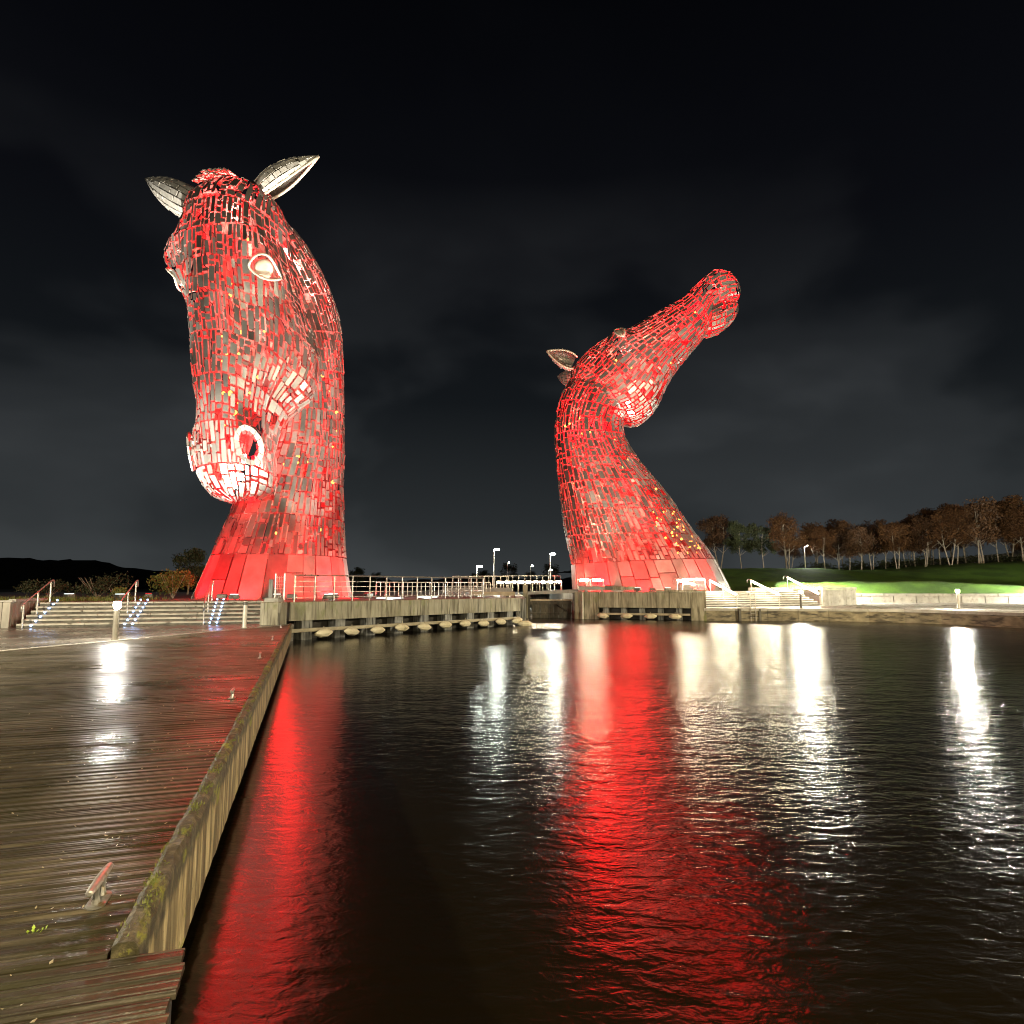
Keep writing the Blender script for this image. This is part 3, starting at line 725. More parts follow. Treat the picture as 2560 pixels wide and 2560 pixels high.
RED = (1.0, 0.0, .006)
M['bulb'] = emis('lit_inner_bulb', (1.0,.30,.05), 7)
def sculpture(label, origin, rz, lofts, lamp_w, seed, bulbs, camera_side_plates=300):
    root = thing('horse_head_sculpture', label, 'sculpture', origin, rz)
    mw = Matrix.Translation(Vector(origin)) @ Matrix.Rotation(rz, 4, 'Z')
    bvs = {k: l['loft'].bvh() for k, l in lofts.items()}
    rg = random.Random(seed); VV = []; TT = []; NN = []
    for k, l in lofts.items():
        fr = mw.to_3x3().inverted() @ (Vector((0,0,EYE))-Vector(origin)).normalized()
        V, N, tone, tm, hm = clad(l['loft'], rg, front=tuple(fr), **l['clad'])
        c = V.mean(1)
        keep = np.ones(len(V), bool)
        for k2 in l.get('cut', ()):
            for i in range(len(V)):
                if keep[i] and inside(bvs[k2], c[i]+N[i]*(.9 if k == 'head' else .04)): keep[i] = False
        VV.append(V[keep]); TT.append(tone[keep]); NN.append(N[keep])
        # rows of red lamps up the hollow inside
        t = l['lamps'][0]
        while t <= l['lamps'][1]:
            p = l['loft'].centre(t)
            point('interior_lamp', p, lamp_w*l.get('lw', 1.0), RED, .9, root); t += l['lamps'][2]
    V = np.concatenate(VV); T = np.concatenate(TT); N = np.concatenate(NN)
    # the plates that show largest from the quay stand as objects of their own
    rot = np.array(mw.to_3x3()); org = np.array(origin); C = V.mean(1) @ rot.T + org; Nw = N @ rot.T
    to = np.array([0, 0, EYE]) - C; dist = np.linalg.norm(to, axis=1); fc = (Nw*to).sum(1)/dist
    area = np.linalg.norm(np.cross(V[:,1]-V[:,0], V[:,3]-V[:,0]), axis=1)
    score = np.where(fc > .08, area*fc/dist**2, 0)
    order = np.argsort(-score); inv = mw.inverted(); eye = inv @ Vector((0,0,EYE)); big = []
    for i in order:
        if len(big) >= camera_side_plates or score[i] <= 0: break
        tgt = Vector(V[i].mean(0)); d = tgt-eye; L = d.length; d.normalize(); free = True
        for b in bvs.values():
            h = b.ray_cast(eye, d, L-.9)
            if h[0] is not None: free = False; break
        if free: big.append(i)
    bs = set(big); rest = [i for i in range(len(V)) if i not in bs]
    for i in big:
        c = V[i].mean(0); o = plate_meshes(root, V[i:i+1]-c, T[i:i+1], 'steel_plate'); o.location = tuple(c)
    plate_meshes(root, V[rest], T[rest], 'small_plates', 'stuff')
    bm_ = MB()
    for k, (ta, tb, ha, hb, n) in bulbs:
        for _ in range(n):
            t = np.array([rg.uniform(ta, tb)]); h = np.array([rg.uniform(ha, hb)]); p = lofts[k]['loft'].ev(t, h)[0] - lofts[k]['loft'].nrm(t, h)[0]*.22
            r = rg.uniform(.06,.12); bm_.lathe([(r*.3,-r),(r,-r*.3),(r,r*.3),(r*.3,r)], tuple(p), 6)
    bm_.build('inner_bulbs', M['bulb'], root, kind='stuff')
    return root

# --- the bowed head on the left terrace
HB = [(4.75, 1.18, .70, .34, 1.30), (4.25, .85, .6, .35, .35), (6.2, .80, 1.0, .28, -.42), (6.3, 1.95, 1.5, .55, .85), (7.2, 1.30, 1.8, .20, .28),
      (8.9, 1.15, .8, .40, -.22), (10.55, 1.05, .75, .42, .50), (10.6, 0.0, .8, .5, -.12), (12.2, 2.5, .7, .7, .22)]
head1 = Loft([((4.0,25.5),(3.4,25.3),.4,.5,2.2,2.2), ((5.4,25.3),(2.1,24.7),1.9,.5,2.3,2.2), ((6.25,24.4),(1.4,23.6),2.6,.5,2.6,2.2),
              ((6.65,23.7),(1.0,22.8),2.75,.46,2.9,2.2), ((6.75,21.8),(.3,20.4),2.75,.45,3.0,2.3), ((6.65,19.8),(-.6,17.9),2.75,.46,3.0,2.5),
              ((6.4,17.5),(-1.3,15.0),2.75,.48,3.0,2.6), ((6.0,15.3),(-.9,12.6),2.65,.48,3.0,2.6), ((5.7,13.2),(.4,11.1),2.35,.48,2.9,2.4),
              ((5.4,11.4),(1.0,9.8),2.15,.48,2.7,2.2), ((5.3,9.9),(1.3,8.7),2.25,.48,2.5,2.2), ((5.1,8.5),(1.4,7.6),2.4,.48,2.4,2.2),
              ((4.7,7.2),(1.5,6.5),2.3,.48,2.3,2.2), ((4.0,6.3),(1.8,5.9),1.75,.48,2.2,2.2), ((3.2,5.8),(2.6,5.75),.4,.5,2.2,2.2)], HB, .10, 9.0)
neck1 = Loft([((-5.6,-.3),(4.7,-.3),4.2,.5,2.2,2.2), ((-5.4,2.0),(3.9,2.0),3.6,.5,2.2,2.2), ((-5.2,4.2),(3.0,4.2),3.2,.5,2.2,2.2),
              ((-5.2,7.5),(1.7,7.5),2.65,.5,2.2,2.2), ((-5.4,10.5),(.6,10.3),2.3,.5,2.2,2.2), ((-5.4,14.0),(.3,13.0),2.05,.5,2.1,2.2),
              ((-5.4,17.3),(1.1,15.5),2.0,.52,2.0,2.2), ((-4.9,20.2),(2.4,17.3),2.05,.55,2.0,2.2), ((-3.0,22.6),(3.8,18.9),2.3,.58,2.0,2.2),
              ((-.7,24.2),(4.8,20.9),2.15,.6,2.0,2.2), ((2.0,25.0),(5.6,22.5),1.9,.6,2.0,2.2)])
NT, NH, NRT, NRH = 10.7, 1.02, .70, .30
ET, EH = 5.08, 1.28
def skip1(t, h):
    hw = np.abs((h+np.pi) % (2*np.pi) - np.pi)
    return (((t-NT)/(NRT*.95))**2 + ((hw-NH)/(NRH*.95))**2 < 1) | (((t-ET)/.27)**2 + ((hw-EH)/.24)**2 < 1)
S1 = (-15.3, 41.0, TZ-.02); A1 = R(24)
RZ1 = math.atan2(-math.cos(A1), -math.sin(A1))
horse1 = sculpture('towering bowed horse head sculpture clad in red-lit steel plates, muzzle hanging down', S1, RZ1, {
    'head': dict(loft=head1, clad=dict(wid=.33, ln=.72, gap=.11, skip=.055, band=2.3, skipf=skip1), cut=('neck',), lamps=(1.5, 12.4, .7), lw=.8),
    'neck': dict(loft=neck1, clad=dict(wid=.35, ln=.80, gap=.10, skip=.05, t0=.12, t1=9.9, band=2.5, coarse=lambda t: 3.1 if t < .5 else (1.7 if t < .95 else 1.0)), cut=('head',), lamps=(1.3, 8.6, .62))},
    520, 11, [('head', (6, 10, .2, .8, 14)), ('head', (4, 10, .2, 1.6, 7)), ('neck', (1, 6, 1.2, 2.6, 18))])

def face_details(root, loft, sides, et, eh, nt, nh, nrt, nrh, sc_=1.0):
    for sg in sides:
        e = link('eye', None, root)
        rim = ring_on(loft, et, sg*eh, .235*sc_, .235*sc_, .1, 30, .10, .45, -.55*sg)
        closed_tube(MB(), rim, .075*sc_, 7).build('eyelid', M['eye'], e, smooth=True)
        c = sum(rim, Vector())/len(rim); n = Vector(loft.nrm(np.array([et]), np.array([sg*eh]))[0])
        a1 = (rim[0]-c).normalized(); a2 = n.cross(a1)
        m = MB(); m.lathe([(.001,.10),(.36,.09),(.56,.05),(.62,-.03),(.62,-.2)], n=20)
        o = m.build('eyeball', M['eye'], e, smooth=True); o.rotation_euler = n.to_track_quat('Z', 'Y').to_euler(); o.location = c - n*.08; o.scale = (sc_*.92,)*3
        if nt is None: continue
        nr = ring_on(loft, nt, sg*nh, nrt, nrh, .1, 30, .08)
        rg = random.Random(5); pl = []; tn = []
        cc = sum(nr, Vector())/len(nr); ni = Vector(loft.nrm(np.array([nt]), np.array([sg*nh]))[0])
        for k in range(0, 30, 2):
            p0 = nr[k]; p1 = nr[(k+2) % 30]; o0 = (p0-cc).normalized(); o1 = (p1-cc).normalized()
            gp = (p1-p0)*.05
            q = [p0+gp-o0*.14+ni*.02, p1-gp-o1*.14+ni*.02, p1-gp+o1*.16+ni*.12, p0+gp+o0*.16+ni*.12]
            pl.append([list(x) for x in q] + [list(x-ni*.10) for x in q]); tn.append(rg.uniform(.5, 1))
        plate_meshes(root, np.array(pl), np.array(tn), 'nostril_rim', 'stuff')
        # shell plates folding back into the nostril
        m = MB(); inn = [p + (cc-p)*.35 - ni*1.1 for p in nr]
        m.add([p-(p-cc).normalized()*.1 for p in nr] + inn, [(i, (i+1) % 30, 30+(i+1) % 30, 30+i) for i in range(30) if i % 3])
        m.build('nostril_funnel', M['steel'], root)
face_details(horse1, head1, (1, -1), ET, EH, NT, NH, NRT, NRH)
ear(horse1, (4.2, 2.0, 24.5), (3.0, 4.9, 27.1), (-.7, .6, -.6), 1.2, .75, 3)
ear(horse1, (4.4, -2.8, 24.4), (4.6, -9.0, 28.3), (-.7, -.5, .6), 1.15, .75, 4)
# forelock between the ears
m = MB(); rg = random.Random(9); fl = []; ft = []
for i in range(7):
    for j in range(5):
        y = -2.0+j*.34; x = 3.2+i*.38; z = 26.05 + .75*math.sin(math.pi*(i+1)/8) - .18*abs(j-2) - .10*i
        q = [Vector((x,y,z)), Vector((x,y+.36,z+.05)), Vector((x+.46,y+.36,z+.06-.12*(i > 3))), Vector((x+.46,y,z+.02-.12*(i > 3)))]
        n = Vector((rg.uniform(-.1,.2), 0, 1)).normalized()*rg.uniform(.02,.12)
        fl.append([list(p+n) for p in q] + [list(p+n-Vector((0,0,.06))) for p in q]); ft.append(rg.random())
plate_meshes(horse1, np.array(fl), np.array(ft), 'forelock_plates', 'stuff', 'ear')

# --- the raised head on the far terrace (profile in the x-z plane, world metres relative to its base)
S2 = (12.9, 60.0, RZ-.02)
def rel(p): return (p[0]-S2[0], p[1]-S2[2])
nD = [(5.72,1.7),(5.55,4.71),(4.98,7.69),(4.52,11.22),(4.24,14.28),(4.11,16.6),(4.28,18.68),(4.8,20.78),(6.11,22.89)]
nV = [(20.3,1.7),(18.56,5.2),(16.8,7.69),(14.26,11.48),(12.07,14.18),(10.75,16.45),(10.7,17.9),(11.6,18.94),(12.46,20.25)]
nW = [4.9,4.2,3.7,3.3,3.0,2.8,2.65,2.5,2.3]
neck2 = Loft([(rel(d), rel(v), w, .5, 2.2, 2.2) for d, v, w in zip(nD, nV, nW)])
hD = [(5.7,22.3),(5.75,23.2),(6.5,24.0),(7.7,25.35),(9.5,26.3),(11.33,27.15),(14.22,28.95),(16.61,30.35),(17.9,31.6),(19.6,32.75),(21.2,32.75),(22.1,31.9)]
hV = [(8.6,20.0),(10.0,18.2),(11.9,17.75),(13.71,19.2),(14.85,21.5),(15.87,23.16),(17.47,25.08),(18.9,26.9),(19.7,28.6),(20.9,29.7),(21.9,30.1),(22.35,31.0)]
hW = [1.6,2.2,2.55,2.7,2.75,2.6,2.15,1.85,1.8,1.85,1.55,.5]
head2 = Loft([(rel(d), rel(v), w, .48, 2.5, 2.3) for d, v, w in zip(hD, hV, hW)],
             [(4.1, .85, .55, .36, .80), (3.4, 2.0, 1.3, .55, .35), (5.6, 1.0, 1.0, .35, -.28), (8.9, .85, .7, .42, .45), (9.6, 0.0, .8, .5, .15)])
cD = [(17.8,28.4),(18.6,29.3),(19.8,30.0),(20.9,30.3),(21.7,30.1),(21.95,29.5)]
cV = [(18.2,27.0),(18.9,26.7),(20.0,26.9),(21.0,27.6),(21.7,28.4),(21.95,29.0)]
cW = [.9,1.45,1.65,1.6,1.2,.4]
chin2 = Loft([(rel(d), rel(v), w, .5, 2.2, 2.2) for d, v, w in zip(cD, cV, cW)])
E2, EH2 = 4.1, .86
def skip2(t, h):
    hw = np.abs((h+np.pi) % (2*np.pi) - np.pi)
    return (((t-9.0)/.34)**2 + ((hw-.85)/.16)**2 < 1) | (((t-E2)/.30)**2 + ((hw-EH2)/.24)**2 < 1)
horse2 = sculpture('horse head sculpture rearing skyward with open mouth, red-lit steel plates beyond the lock', S2, 0.0, {
    'head': dict(loft=head2, clad=dict(wid=.35, ln=.78, gap=.13, skip=.055, band=2.2, skipf=skip2), cut=('neck','chin'), lamps=(1.2, 10.4, .62), lw=.9),
    'neck': dict(loft=neck2, clad=dict(wid=.37, ln=.82, gap=.12, skip=.05, t0=.1, t1=7.6, band=2.5, coarse=lambda t: 3.1 if t < .35 else (1.7 if t < .7 else 1.0)), cut=('head',), lamps=(1.0, 6.8, .45)),
    'chin': dict(loft=chin2, clad=dict(wid=.42, ln=.7, gap=.13, band=1.5), cut=('head',), lamps=(2.5, 2.6, 1), lw=.6)},
    700, 21, [('neck', (1.1, 2.5, -2.7, -1.9, 46)), ('neck', (.9, 6, -2.6, -.6, 18)), ('head', (1.5, 8, -2.6, -1, 8))])
face_details(horse2, head2, (1, -1), E2, EH2, None, .85, .55, .34, .9)
ear(horse2, (5.9-12.9, -1.5, 21.4), (3.2-12.9, -2.2, 22.3), (.1, -.9, -.15), .95, .8, 8)
ear(horse2, (6.2-12.9, 1.6, 21.0), (4.6-12.9, 2.6, 21.6), (.1, .9, -.15), .95, .8, 12)

# ------------------------------------------------------------------ floodlights around the sculptures
def floodlight(label, loc, target, power, color, ang, grp, blend=.6):
    t = thing('floodlight', label, 'floodlight', loc, 0, grp)
    d = (Vector(target)-Vector(loc)).normalized(); yaw = math.atan2(d.y, d.x)
    MB().box(-.16,.16,-.16,.16,0,.05).build('base_plate', M['darkpost'], t)
    h = MB().cbox(-.18,.18,-.22,.22,.08,.30,.03).tube([(0,-.25,.0),(0,-.25,.22)], .02, 6).tube([(0,.25,.0),(0,.25,.22)], .02, 6).build('housing', M['darkpost'], t); h.rotation_euler = (0,0,yaw)
    g = MB().box(-.15,.15,-.18,.18,.302,.315).build('lens', M['panel_led'] if color[1] > .3 else M['red_lens'], t); g.rotation_euler = (0,0,yaw)
    spot('flood_beam', (0,0,.36), target, power, color, ang, blend, .12, t)
M['red_lens'] = emis('lit_red_lens', (1,.03,.04), 2)
WH = (1.0, .93, .78)
def w1(x, y, z): 
    v = Matrix.Rotation(RZ1, 3, 'Z') @ Vector((x,y,z)); return tuple(v + Vector(S1))
floodlight('white floodlight aimed up at the bowed muzzle from the stair side', (-19.8, 32.6, TZ), w1(4.0,-.2,8.6), 56000, WH, 36, 'floodlights on the terraces')
floodlight('white floodlight at the foot of the bowed head facing its cheek', (-11.8, 32.4, TZ), w1(2.5,2.5,15.5), 34000, WH, 50, 'floodlights on the terraces')
floodlight('white floodlight at the head of the steps aimed at the bowed nostril', (-13.6, 31.6, TZ), w1(3.6,1.2,8.4), 26000, WH, 24, 'floodlights on the terraces')
floodlight('white floodlight beside the mesh gate aimed at the side of the bowed neck', (-9.0, 31.6, TZ), w1(-.5,3,8.5), 26000, WH, 34, 'floodlights on the terraces')
floodlight('white floodlight near the pier railing aimed at the bowed head ear', (-9.2, 33.2, TZ), w1(3.6,3.6,26.0), 70000, WH, 12, 'floodlights on the terraces')
floodlight('white floodlight behind the steps aimed at the farther ear of the bowed head', (-23.0, 33.5, TZ), w1(4.3,-3.6,26.2), 90000, WH, 22, 'floodlights on the terraces')
floodlight('red floodlight beside the steps washing the left flank of the bowed neck', (-20.4, 36.2, TZ), (-16.6, 38.6, 3.6), 15000, (1,0,.006), 60, 'floodlights on the terraces')
floodlight('red floodlight in front of the bowed neck', (-15.0, 33.4, TZ), w1(2.0,0,1.5), 14000, (1,0,.008), 62, 'floodlights on the terraces')
floodlight('red floodlight near the concrete block in front of the bowed neck', (-11.6, 34.0, TZ), (-12.2, 38.5, 3.6), 14000, (1,.006,.014), 64, 'floodlights on the terraces')
floodlight('red floodlight by the railing washing the crest of the bowed neck', (-8.6, 38.6, TZ), w1(-1.5,3,.8), 15000, (1,.015,.025), 66, 'floodlights on the terraces')
floodlight('white floodlight on the short pier aimed up at the rearing jaw', (9.4, 48.2, RZ), (15.5, 58.0, 22), 60000, (1,.78,.68), 36, 'floodlights on the terraces')
floodlight('pink-white floodlight on the short pier aimed at the rearing neck', (11.6, 48.0, RZ), (9.5, 58, 15), 11000, (1,.62,.54), 46, 'floodlights on the terraces')
floodlight('red floodlight beside the lock washing the rearing neck', (5.6, 53.0, RZ), (7.5, 58, 3.5), 22000, (1,0,.008), 60, 'floodlights on the terraces')
floodlight('red floodlight on the short pier washing the front of the rearing base', (11.0, 50.5, RZ), (12.0, 56.0, 4.0), 20000, (1,.006,.015), 70, 'floodlights on the terraces')
floodlight('red floodlight by the lit steps washing the base of the rearing neck', (17.5, 53.5, RZ), (16, 57.5, 3.5), 18000, (1,.008,.016), 64, 'floodlights on the terraces')

# ------------------------------------------------------------------ bollard lamps and street lamps
def bollard(label, loc, h, lit, power=0, r=.085, dark=False, col_=(1,.95,.82)):
    t = thing('bollard_lamp', label, 'bollard', loc)
    pm = M['darkpost'] if dark else M['postdim'] if lit else M['post']
    MB().lathe([(r*1.25,0),(r*1.25,.03),(r,.035),(r,h-.215 if lit else h-.16)], n=18).build('post', pm, t, smooth=False)
    if lit:
        MB().lathe([(r*1.15,h-.21),(r*1.3,h-.12),(r*1.15,h-.03)], n=18).build('lamp_glass', emis('lit_bollard_glass', col_, power), t)
        MB().lathe([(r*1.2,h-.028),(r*1.1,h),(r*.4,h+.02)], n=18).build('cap', pm, t)
    else:
        MB().lathe([(r*.96,h-.158),(r*.96,h-.03)], n=18).build('collar', M['darkpost'], t)
        MB().lathe([(r*1.02,h-.028),(r*1.02,h-.005),(r*.9,h)], n=18).build('cap', pm, t)
bollard('lit bollard lamp standing on the wet boardwalk edge before the broad steps', (-12.15, 19.9, DZ), 1.18, True, 1300)
bollard('unlit pale bollard near the end of the boardwalk', (-10.6, 25.7, DZ), 1.05, False)
bollard('dark lit bollard lamp on the quay in front of the lit steps', (20.35, 45.5, QZ+.03), 1.25, True, 2000, dark=True)
bollard('lit bollard lamp on the quay below the lawn', (30.6, 44.3, QZ), 1.35, True, 2800)
# the next lamp of the row stands behind the photographer and lights the near boardwalk
MB().prism([kp(-1.65, -.6), kp(-1.65, 14), (-20, -14), (24, -14), (24, -1.2), (1.2, -.6)], -.6, DZ-.075).build('landing', M['quaywall'], kind='structure')

def street_lamp(label, x, y, z0, z1, power, glow='cool_lamp', r=.06, hr=.34, colr=(.95,1,.85)):
    t = thing('street_lamp', label, 'street lamp', (x, y, z0), 0, 'street lamps in the park')
    h = z1-z0
    MB().tube([(0,0,0),(0,0,h*.5),(0,0,h)], [r*1.3,r,r*.8], 8).build('pole', M['post'], t)
    MB().tube([(0,0,h-.02),(.16,0,h+.05),(.3,0,h+.04)], r*.6, 6).build('arm', M['post'], t)
    MB().lathe([(hr*.3,h-.10),(hr,h-.04),(hr,h+.08),(hr*.3,h+.15)], (.34,0,0), 12).build('lamp_head', M[glow], t)
    if power: point('lamp_light', (.34,0,h-.25), power, colr, .15, t)
street_lamp('warm street lamp on the landing behind the viewpoint', .6, -5.0, DZ-.08, 6.2, 5500, 'yellow_led', .07, .2, (1,.80,.46))
street_lamp('tall warm fill lamp added out of view on the right quay', 36.0, 20.5, QZ, 8.6, 50000, 'yellow_led', .08, .22, (1,.84,.52))  # unseen lamp added to brighten the pier face
street_lamp('warm fill lamp added on the landing behind and right of the viewpoint', 19.0, -8.0, DZ-.08, 7.6, 17000, 'yellow_led', .07, .2, (1,.82,.48))  # added off-view to light the kerb face and pier
street_lamp('warm fill lamp added beside the paving left of the view', -17.5, 9.5, DZ-.01, 7.0, 15000, 'yellow_led', .07, .2, (1,.88,.64))  # added out of frame to lift the deck, steps and pier
bollard('lit fill bollard added at the low block wall right of the view', (51.5, 60.4, QZ), 1.3, True, 40000)  # unseen bollard added to brighten the lawn strip
bollard('lit bollard lamp on the quay corner right of the view', (39.5, 37.0, QZ), 1.3, True, 5000)
bollard('lit fill bollard added behind the boarded end wall to brighten the lawn', (29.9, 63.3, QZ), 1.38, True, 60000)  # hidden bollard added only to rake light over the lawn
street_lamp('tallest lit street lamp between the two sculptures', -2.2, 78, 1.6, 6.9, 900)
street_lamp('short lit street lamp left of the tallest lamp by the footbridge', -4.4, 80, 1.6, 4.9, 500)
street_lamp('lit street lamp just left of the rearing sculpture', 4.75, 80, 1.6, 6.45, 900)
street_lamp('small dim street lamp far behind the footbridge', -.9, 120, 1.6, 6.9, 0, 'dim_lamp' if 'dim_lamp' in M else 'cool_lamp', .05, .1)
street_lamp('small distant street lamp between the two brighter lamps', 3.5, 120, 1.6, 6.3, 0, 'cool_lamp', .05, .16)
street_lamp('low distant street lamp under the lamp beside the rearing sculpture', 5.7, 100, 1.6, 5.0, 0, 'cool_lamp', .05, .2)
street_lamp('lit street lamp on the lawn among the birches', 43.4, 95, lawn_z(43.4, 95), 8.45, 900, 'white_lamp', .07, .22, (1,.98,.9))

# ------------------------------------------------------------------ handrails
def handrail(label, pb, pt, h=.95, lit=False, grp=None, n=3, r=.03):
    pb = Vector(pb); pt = Vector(pt); t = thing('handrail', label, 'handrail', tuple(pb), 0, grp)
    d = pt-pb; fl = Vector((d.x, d.y, 0)).normalized()
    a = Vector((0,0,h)); b = d+a
    pts = [a-fl*.12+Vector((0,0,-.34)), a-fl*.20+Vector((0,0,-.20)), a-fl*.16+Vector((0,0,-.05)), a+d*.02, b, b+fl*.24+Vector((0,0,.02)), b+fl*.36+Vector((0,0,-.06)), b+fl*.38+Vector((0,0,-.28))]
    MB().tube(pts, r, 8).build('rail', M['rail'], t, smooth=True)
    for k in range(n):
        q = d*(k/(n-1)); q = q + (fl*.05 if k == 0 else -fl*.05 if k == n-1 else Vector())
        MB().tube([q, q+Vector((0,0,h-.04))], r*1.15, 8).build('post', M['rail'], t)
    if lit:
        for k in range(n-1):
            e0 = d*((k+.10)/(n-1))+a; e1 = d*((k+.94)/(n-1))+a
            MB().tube([e0-Vector((0,0,.085)), e1-Vector((0,0,.085))], .07, 6).build('light_strip', M['led'], t)
GR = 'handrails of the broad steps'
handrail('leftmost handrail of the broad steps, beside the board wall', (*sp(1.0,-.05), DZ), (*sp(1.0,3.1), TZ), grp=GR)
handrail('middle handrail of the broad steps, behind the lit bollard', (*sp(4.3,-.05), DZ), (*sp(4.3,3.1), TZ), grp=GR)
handrail('handrail of the broad steps at the foot of the bowed sculpture', (*sp(7.5,-.05), DZ), (*sp(7.5,3.1), TZ), grp=GR)
GL = 'glowing handrails of the lit steps'
handrail('glowing handrail of the lit steps nearest the rearing sculpture', (*bp(2.9,-.1), QZ), (*bp(2.9,3.0), RZ), 1.0, True, GL)
handrail('middle glowing handrail of the lit steps', (*bp(7.2,-.1), QZ), (*bp(7.2,3.0), RZ), 1.0, True, GL)
handrail('glowing handrail of the lit steps nearest the lawn', (*bp(11.6,-.1), QZ), (*bp(11.6,3.3), RZ+.3), 1.0, True, GL)

SLM = MB().lathe([(.010,-.035),(.034,-.022),(.042,0),(.034,.022),(.010,.035)], n=8).mesh('step_light', M['blue_led'])
for (a, nm) in ((1.3, 'the leftmost handrail of the broad steps'), (4.55, 'the middle handrail behind the lit bollard'), (7.75, 'the handrail below the bowed sculpture')):
    for k in range(7):
        z = DZ + k*.158 + .06; u = k*.5 - .03
        for q in range(1 if a < 2 else 2):
            p = sp(a + q*.28 - (.0 if not q else 0), u)
            link('step_light', SLM, None, f'tiny blue-white light on the {ORD[k]} tread, {"close to" if not q else "clear of"} {nm}', 'step light', 'step lights beside ' + nm, loc=(p[0], p[1], z + (.02 if k else .03)))

# railing along the long pier
rl = thing('railing', 'long five-bar steel railing along the top of the long pier', 'railing', (L0.x, L0.y, TZ))
def lrel(s, o, z): p = LD*s + LN*o; return (p.x, p.y, z)
for k in range(13):
    s_ = .35 + k*1.04
    MB().beam(lrel(s_-.025,-.25,0)[:2], lrel(s_+.025,-.25,0)[:2], .05, -.02, 1.17).build('post', M['rail'], rl)
for j, z in enumerate((.2, .44, .68, .92)):
    MB().tube([lrel(.3,-.30,z), lrel(12.88,-.30,z)], .016, 6).build('bar', M['rail'], rl)
MB().tube([lrel(.26,-.28,1.19), lrel(12.92,-.28,1.19)], .034, 8).build('top_rail', M['rail'], rl)
# mesh gate and post at the boardwalk end of the pier
mg = thing('mesh_gate', 'small wire mesh gate beside the end of the pier railing', 'gate', (-10.25, 28.6, TZ))
for x in (-.25, .15): MB().tube([(x,0,0),(x,0,1.25)], .03, 6).build('post', M['rail'], mg)
for k in range(7): MB().tube([(-.22,0,.12+k*.16),(.12,0,.12+k*.16)], .009, 5).build('wire', M['rail'], mg)
for k in range(4): MB().tube([(-.17+k*.085,0,.1),(-.17+k*.085,0,1.15)], .009, 5).build('wire', M['rail'], mg)
MB().cbox(-.52,-.36,-.06,.06,0,1.0,.02).build('latch_post', M['column'], mg)

def railing(label, a, b, z, h, n, bars, grp=None, mat='rail', lit=False, balusters=False, r=.03):
    a = Vector((*a, z)); b = Vector((*b, z)) if len(b) == 2 else Vector(b); t = thing('railing', label, 'railing', tuple(a), 0, grp); d = b-a
    for k in range(n+1):
        q = d*(k/n); MB().tube([q, q+Vector((0,0,h))], r if not balusters else r*.8, 6).build('post', M[mat], t)
    for j in range(bars): MB().tube([Vector((0,0,h*(j+1)/(bars+1))), d+Vector((0,0,h*(j+1)/(bars+1)))], .014, 5).build('bar', M[mat], t)
    MB().tube([Vector((0,0,h)), d+Vector((0,0,h))], r*1.2, 6).build('top_rail', M[mat], t)
    if lit:
        for k in range(n):
            MB().tube([d*((k+.18)/n)+Vector((0,0,h-.09)), d*((k+.82)/n)+Vector((0,0,h-.09))], .07, 6).build('light_strip', M['led'], t)
    return t
railing('slatted red-tinted railing across the terrace behind the pier railing', (-9.6, 45.5), (-1.6, 47.5), TZ, 1.0, 26, 0, balusters=True)
railing('pale railing at the head of the lock behind the long pier', (-4.6, 50.0), (-.3, 51.0), TZ, 1.5, 7, 1)
gb = thing('footbridge', 'grey steel footbridge girder across the head of the lock', 'footbridge', (-5.2, 49.2, TZ))
MB().box(0,5.2,0,.5,.28,.62).build('girder', M['greybeam'], gb)
MB().box(.2,.5,.05,.45,-.1,.28).build('support', M['greybeam'], gb); MB().box(4.6,4.9,.05,.45,-.1,.28).build('support', M['greybeam'], gb)
MB().box(.1,5.1,.5,1.6,.5,.58).build('walkway', M['greybeam'], gb)
railing('tall railing of the far bridge between the street lamps', (-3.6, 66), (5.0, 66), 1.75, 1.75, 14, 1)
railing('glowing railing across the lock behind the gate', (-1.4, 58.0), (4.4, 57.0), 1.9, 1.0, 9, 0, lit=True)
railing('glowing rail at the left foot of the rearing sculpture', (5.2, 51.0), (7.2, 50.8), RZ, 1.0, 2, 0, lit=True)
railing('glowing railing on the short pier in front of the rearing sculpture', (14.4-1.0, 50.6), (14.2+1.2, 51.4), RZ, 1.05, 2, 1, lit=True)
handrail('glowing handrail sloping down the short pier before the rearing sculpture', (14.0, 49.0, RZ-.4), (12.9, 50.4, RZ), 1.0, True, n=2)
for (x, y, w, lab) in ((-7.3, 38.6, 1.5, 'glowing ground panel on the terrace nearest the bowed sculpture'), (-5.6, 42.6, 1.3, 'glowing ground panel on the terrace nearer the lock')):
    t = thing('ground_light', lab, 'ground light', (x, y, TZ-.03), 0, 'glowing panels set in the left terrace')
    MB().box(-w/2-.06, w/2+.06, -.36, .36, 0, .03).build('frame', M['greybeam'], t)
    MB().box(-w/2, w/2, -.3, .3, .03, .05).build('glass', M['panel_led'], t)
    point('lamp_light', (0,0,.3), 60, (.86,1,.94), .25, t)

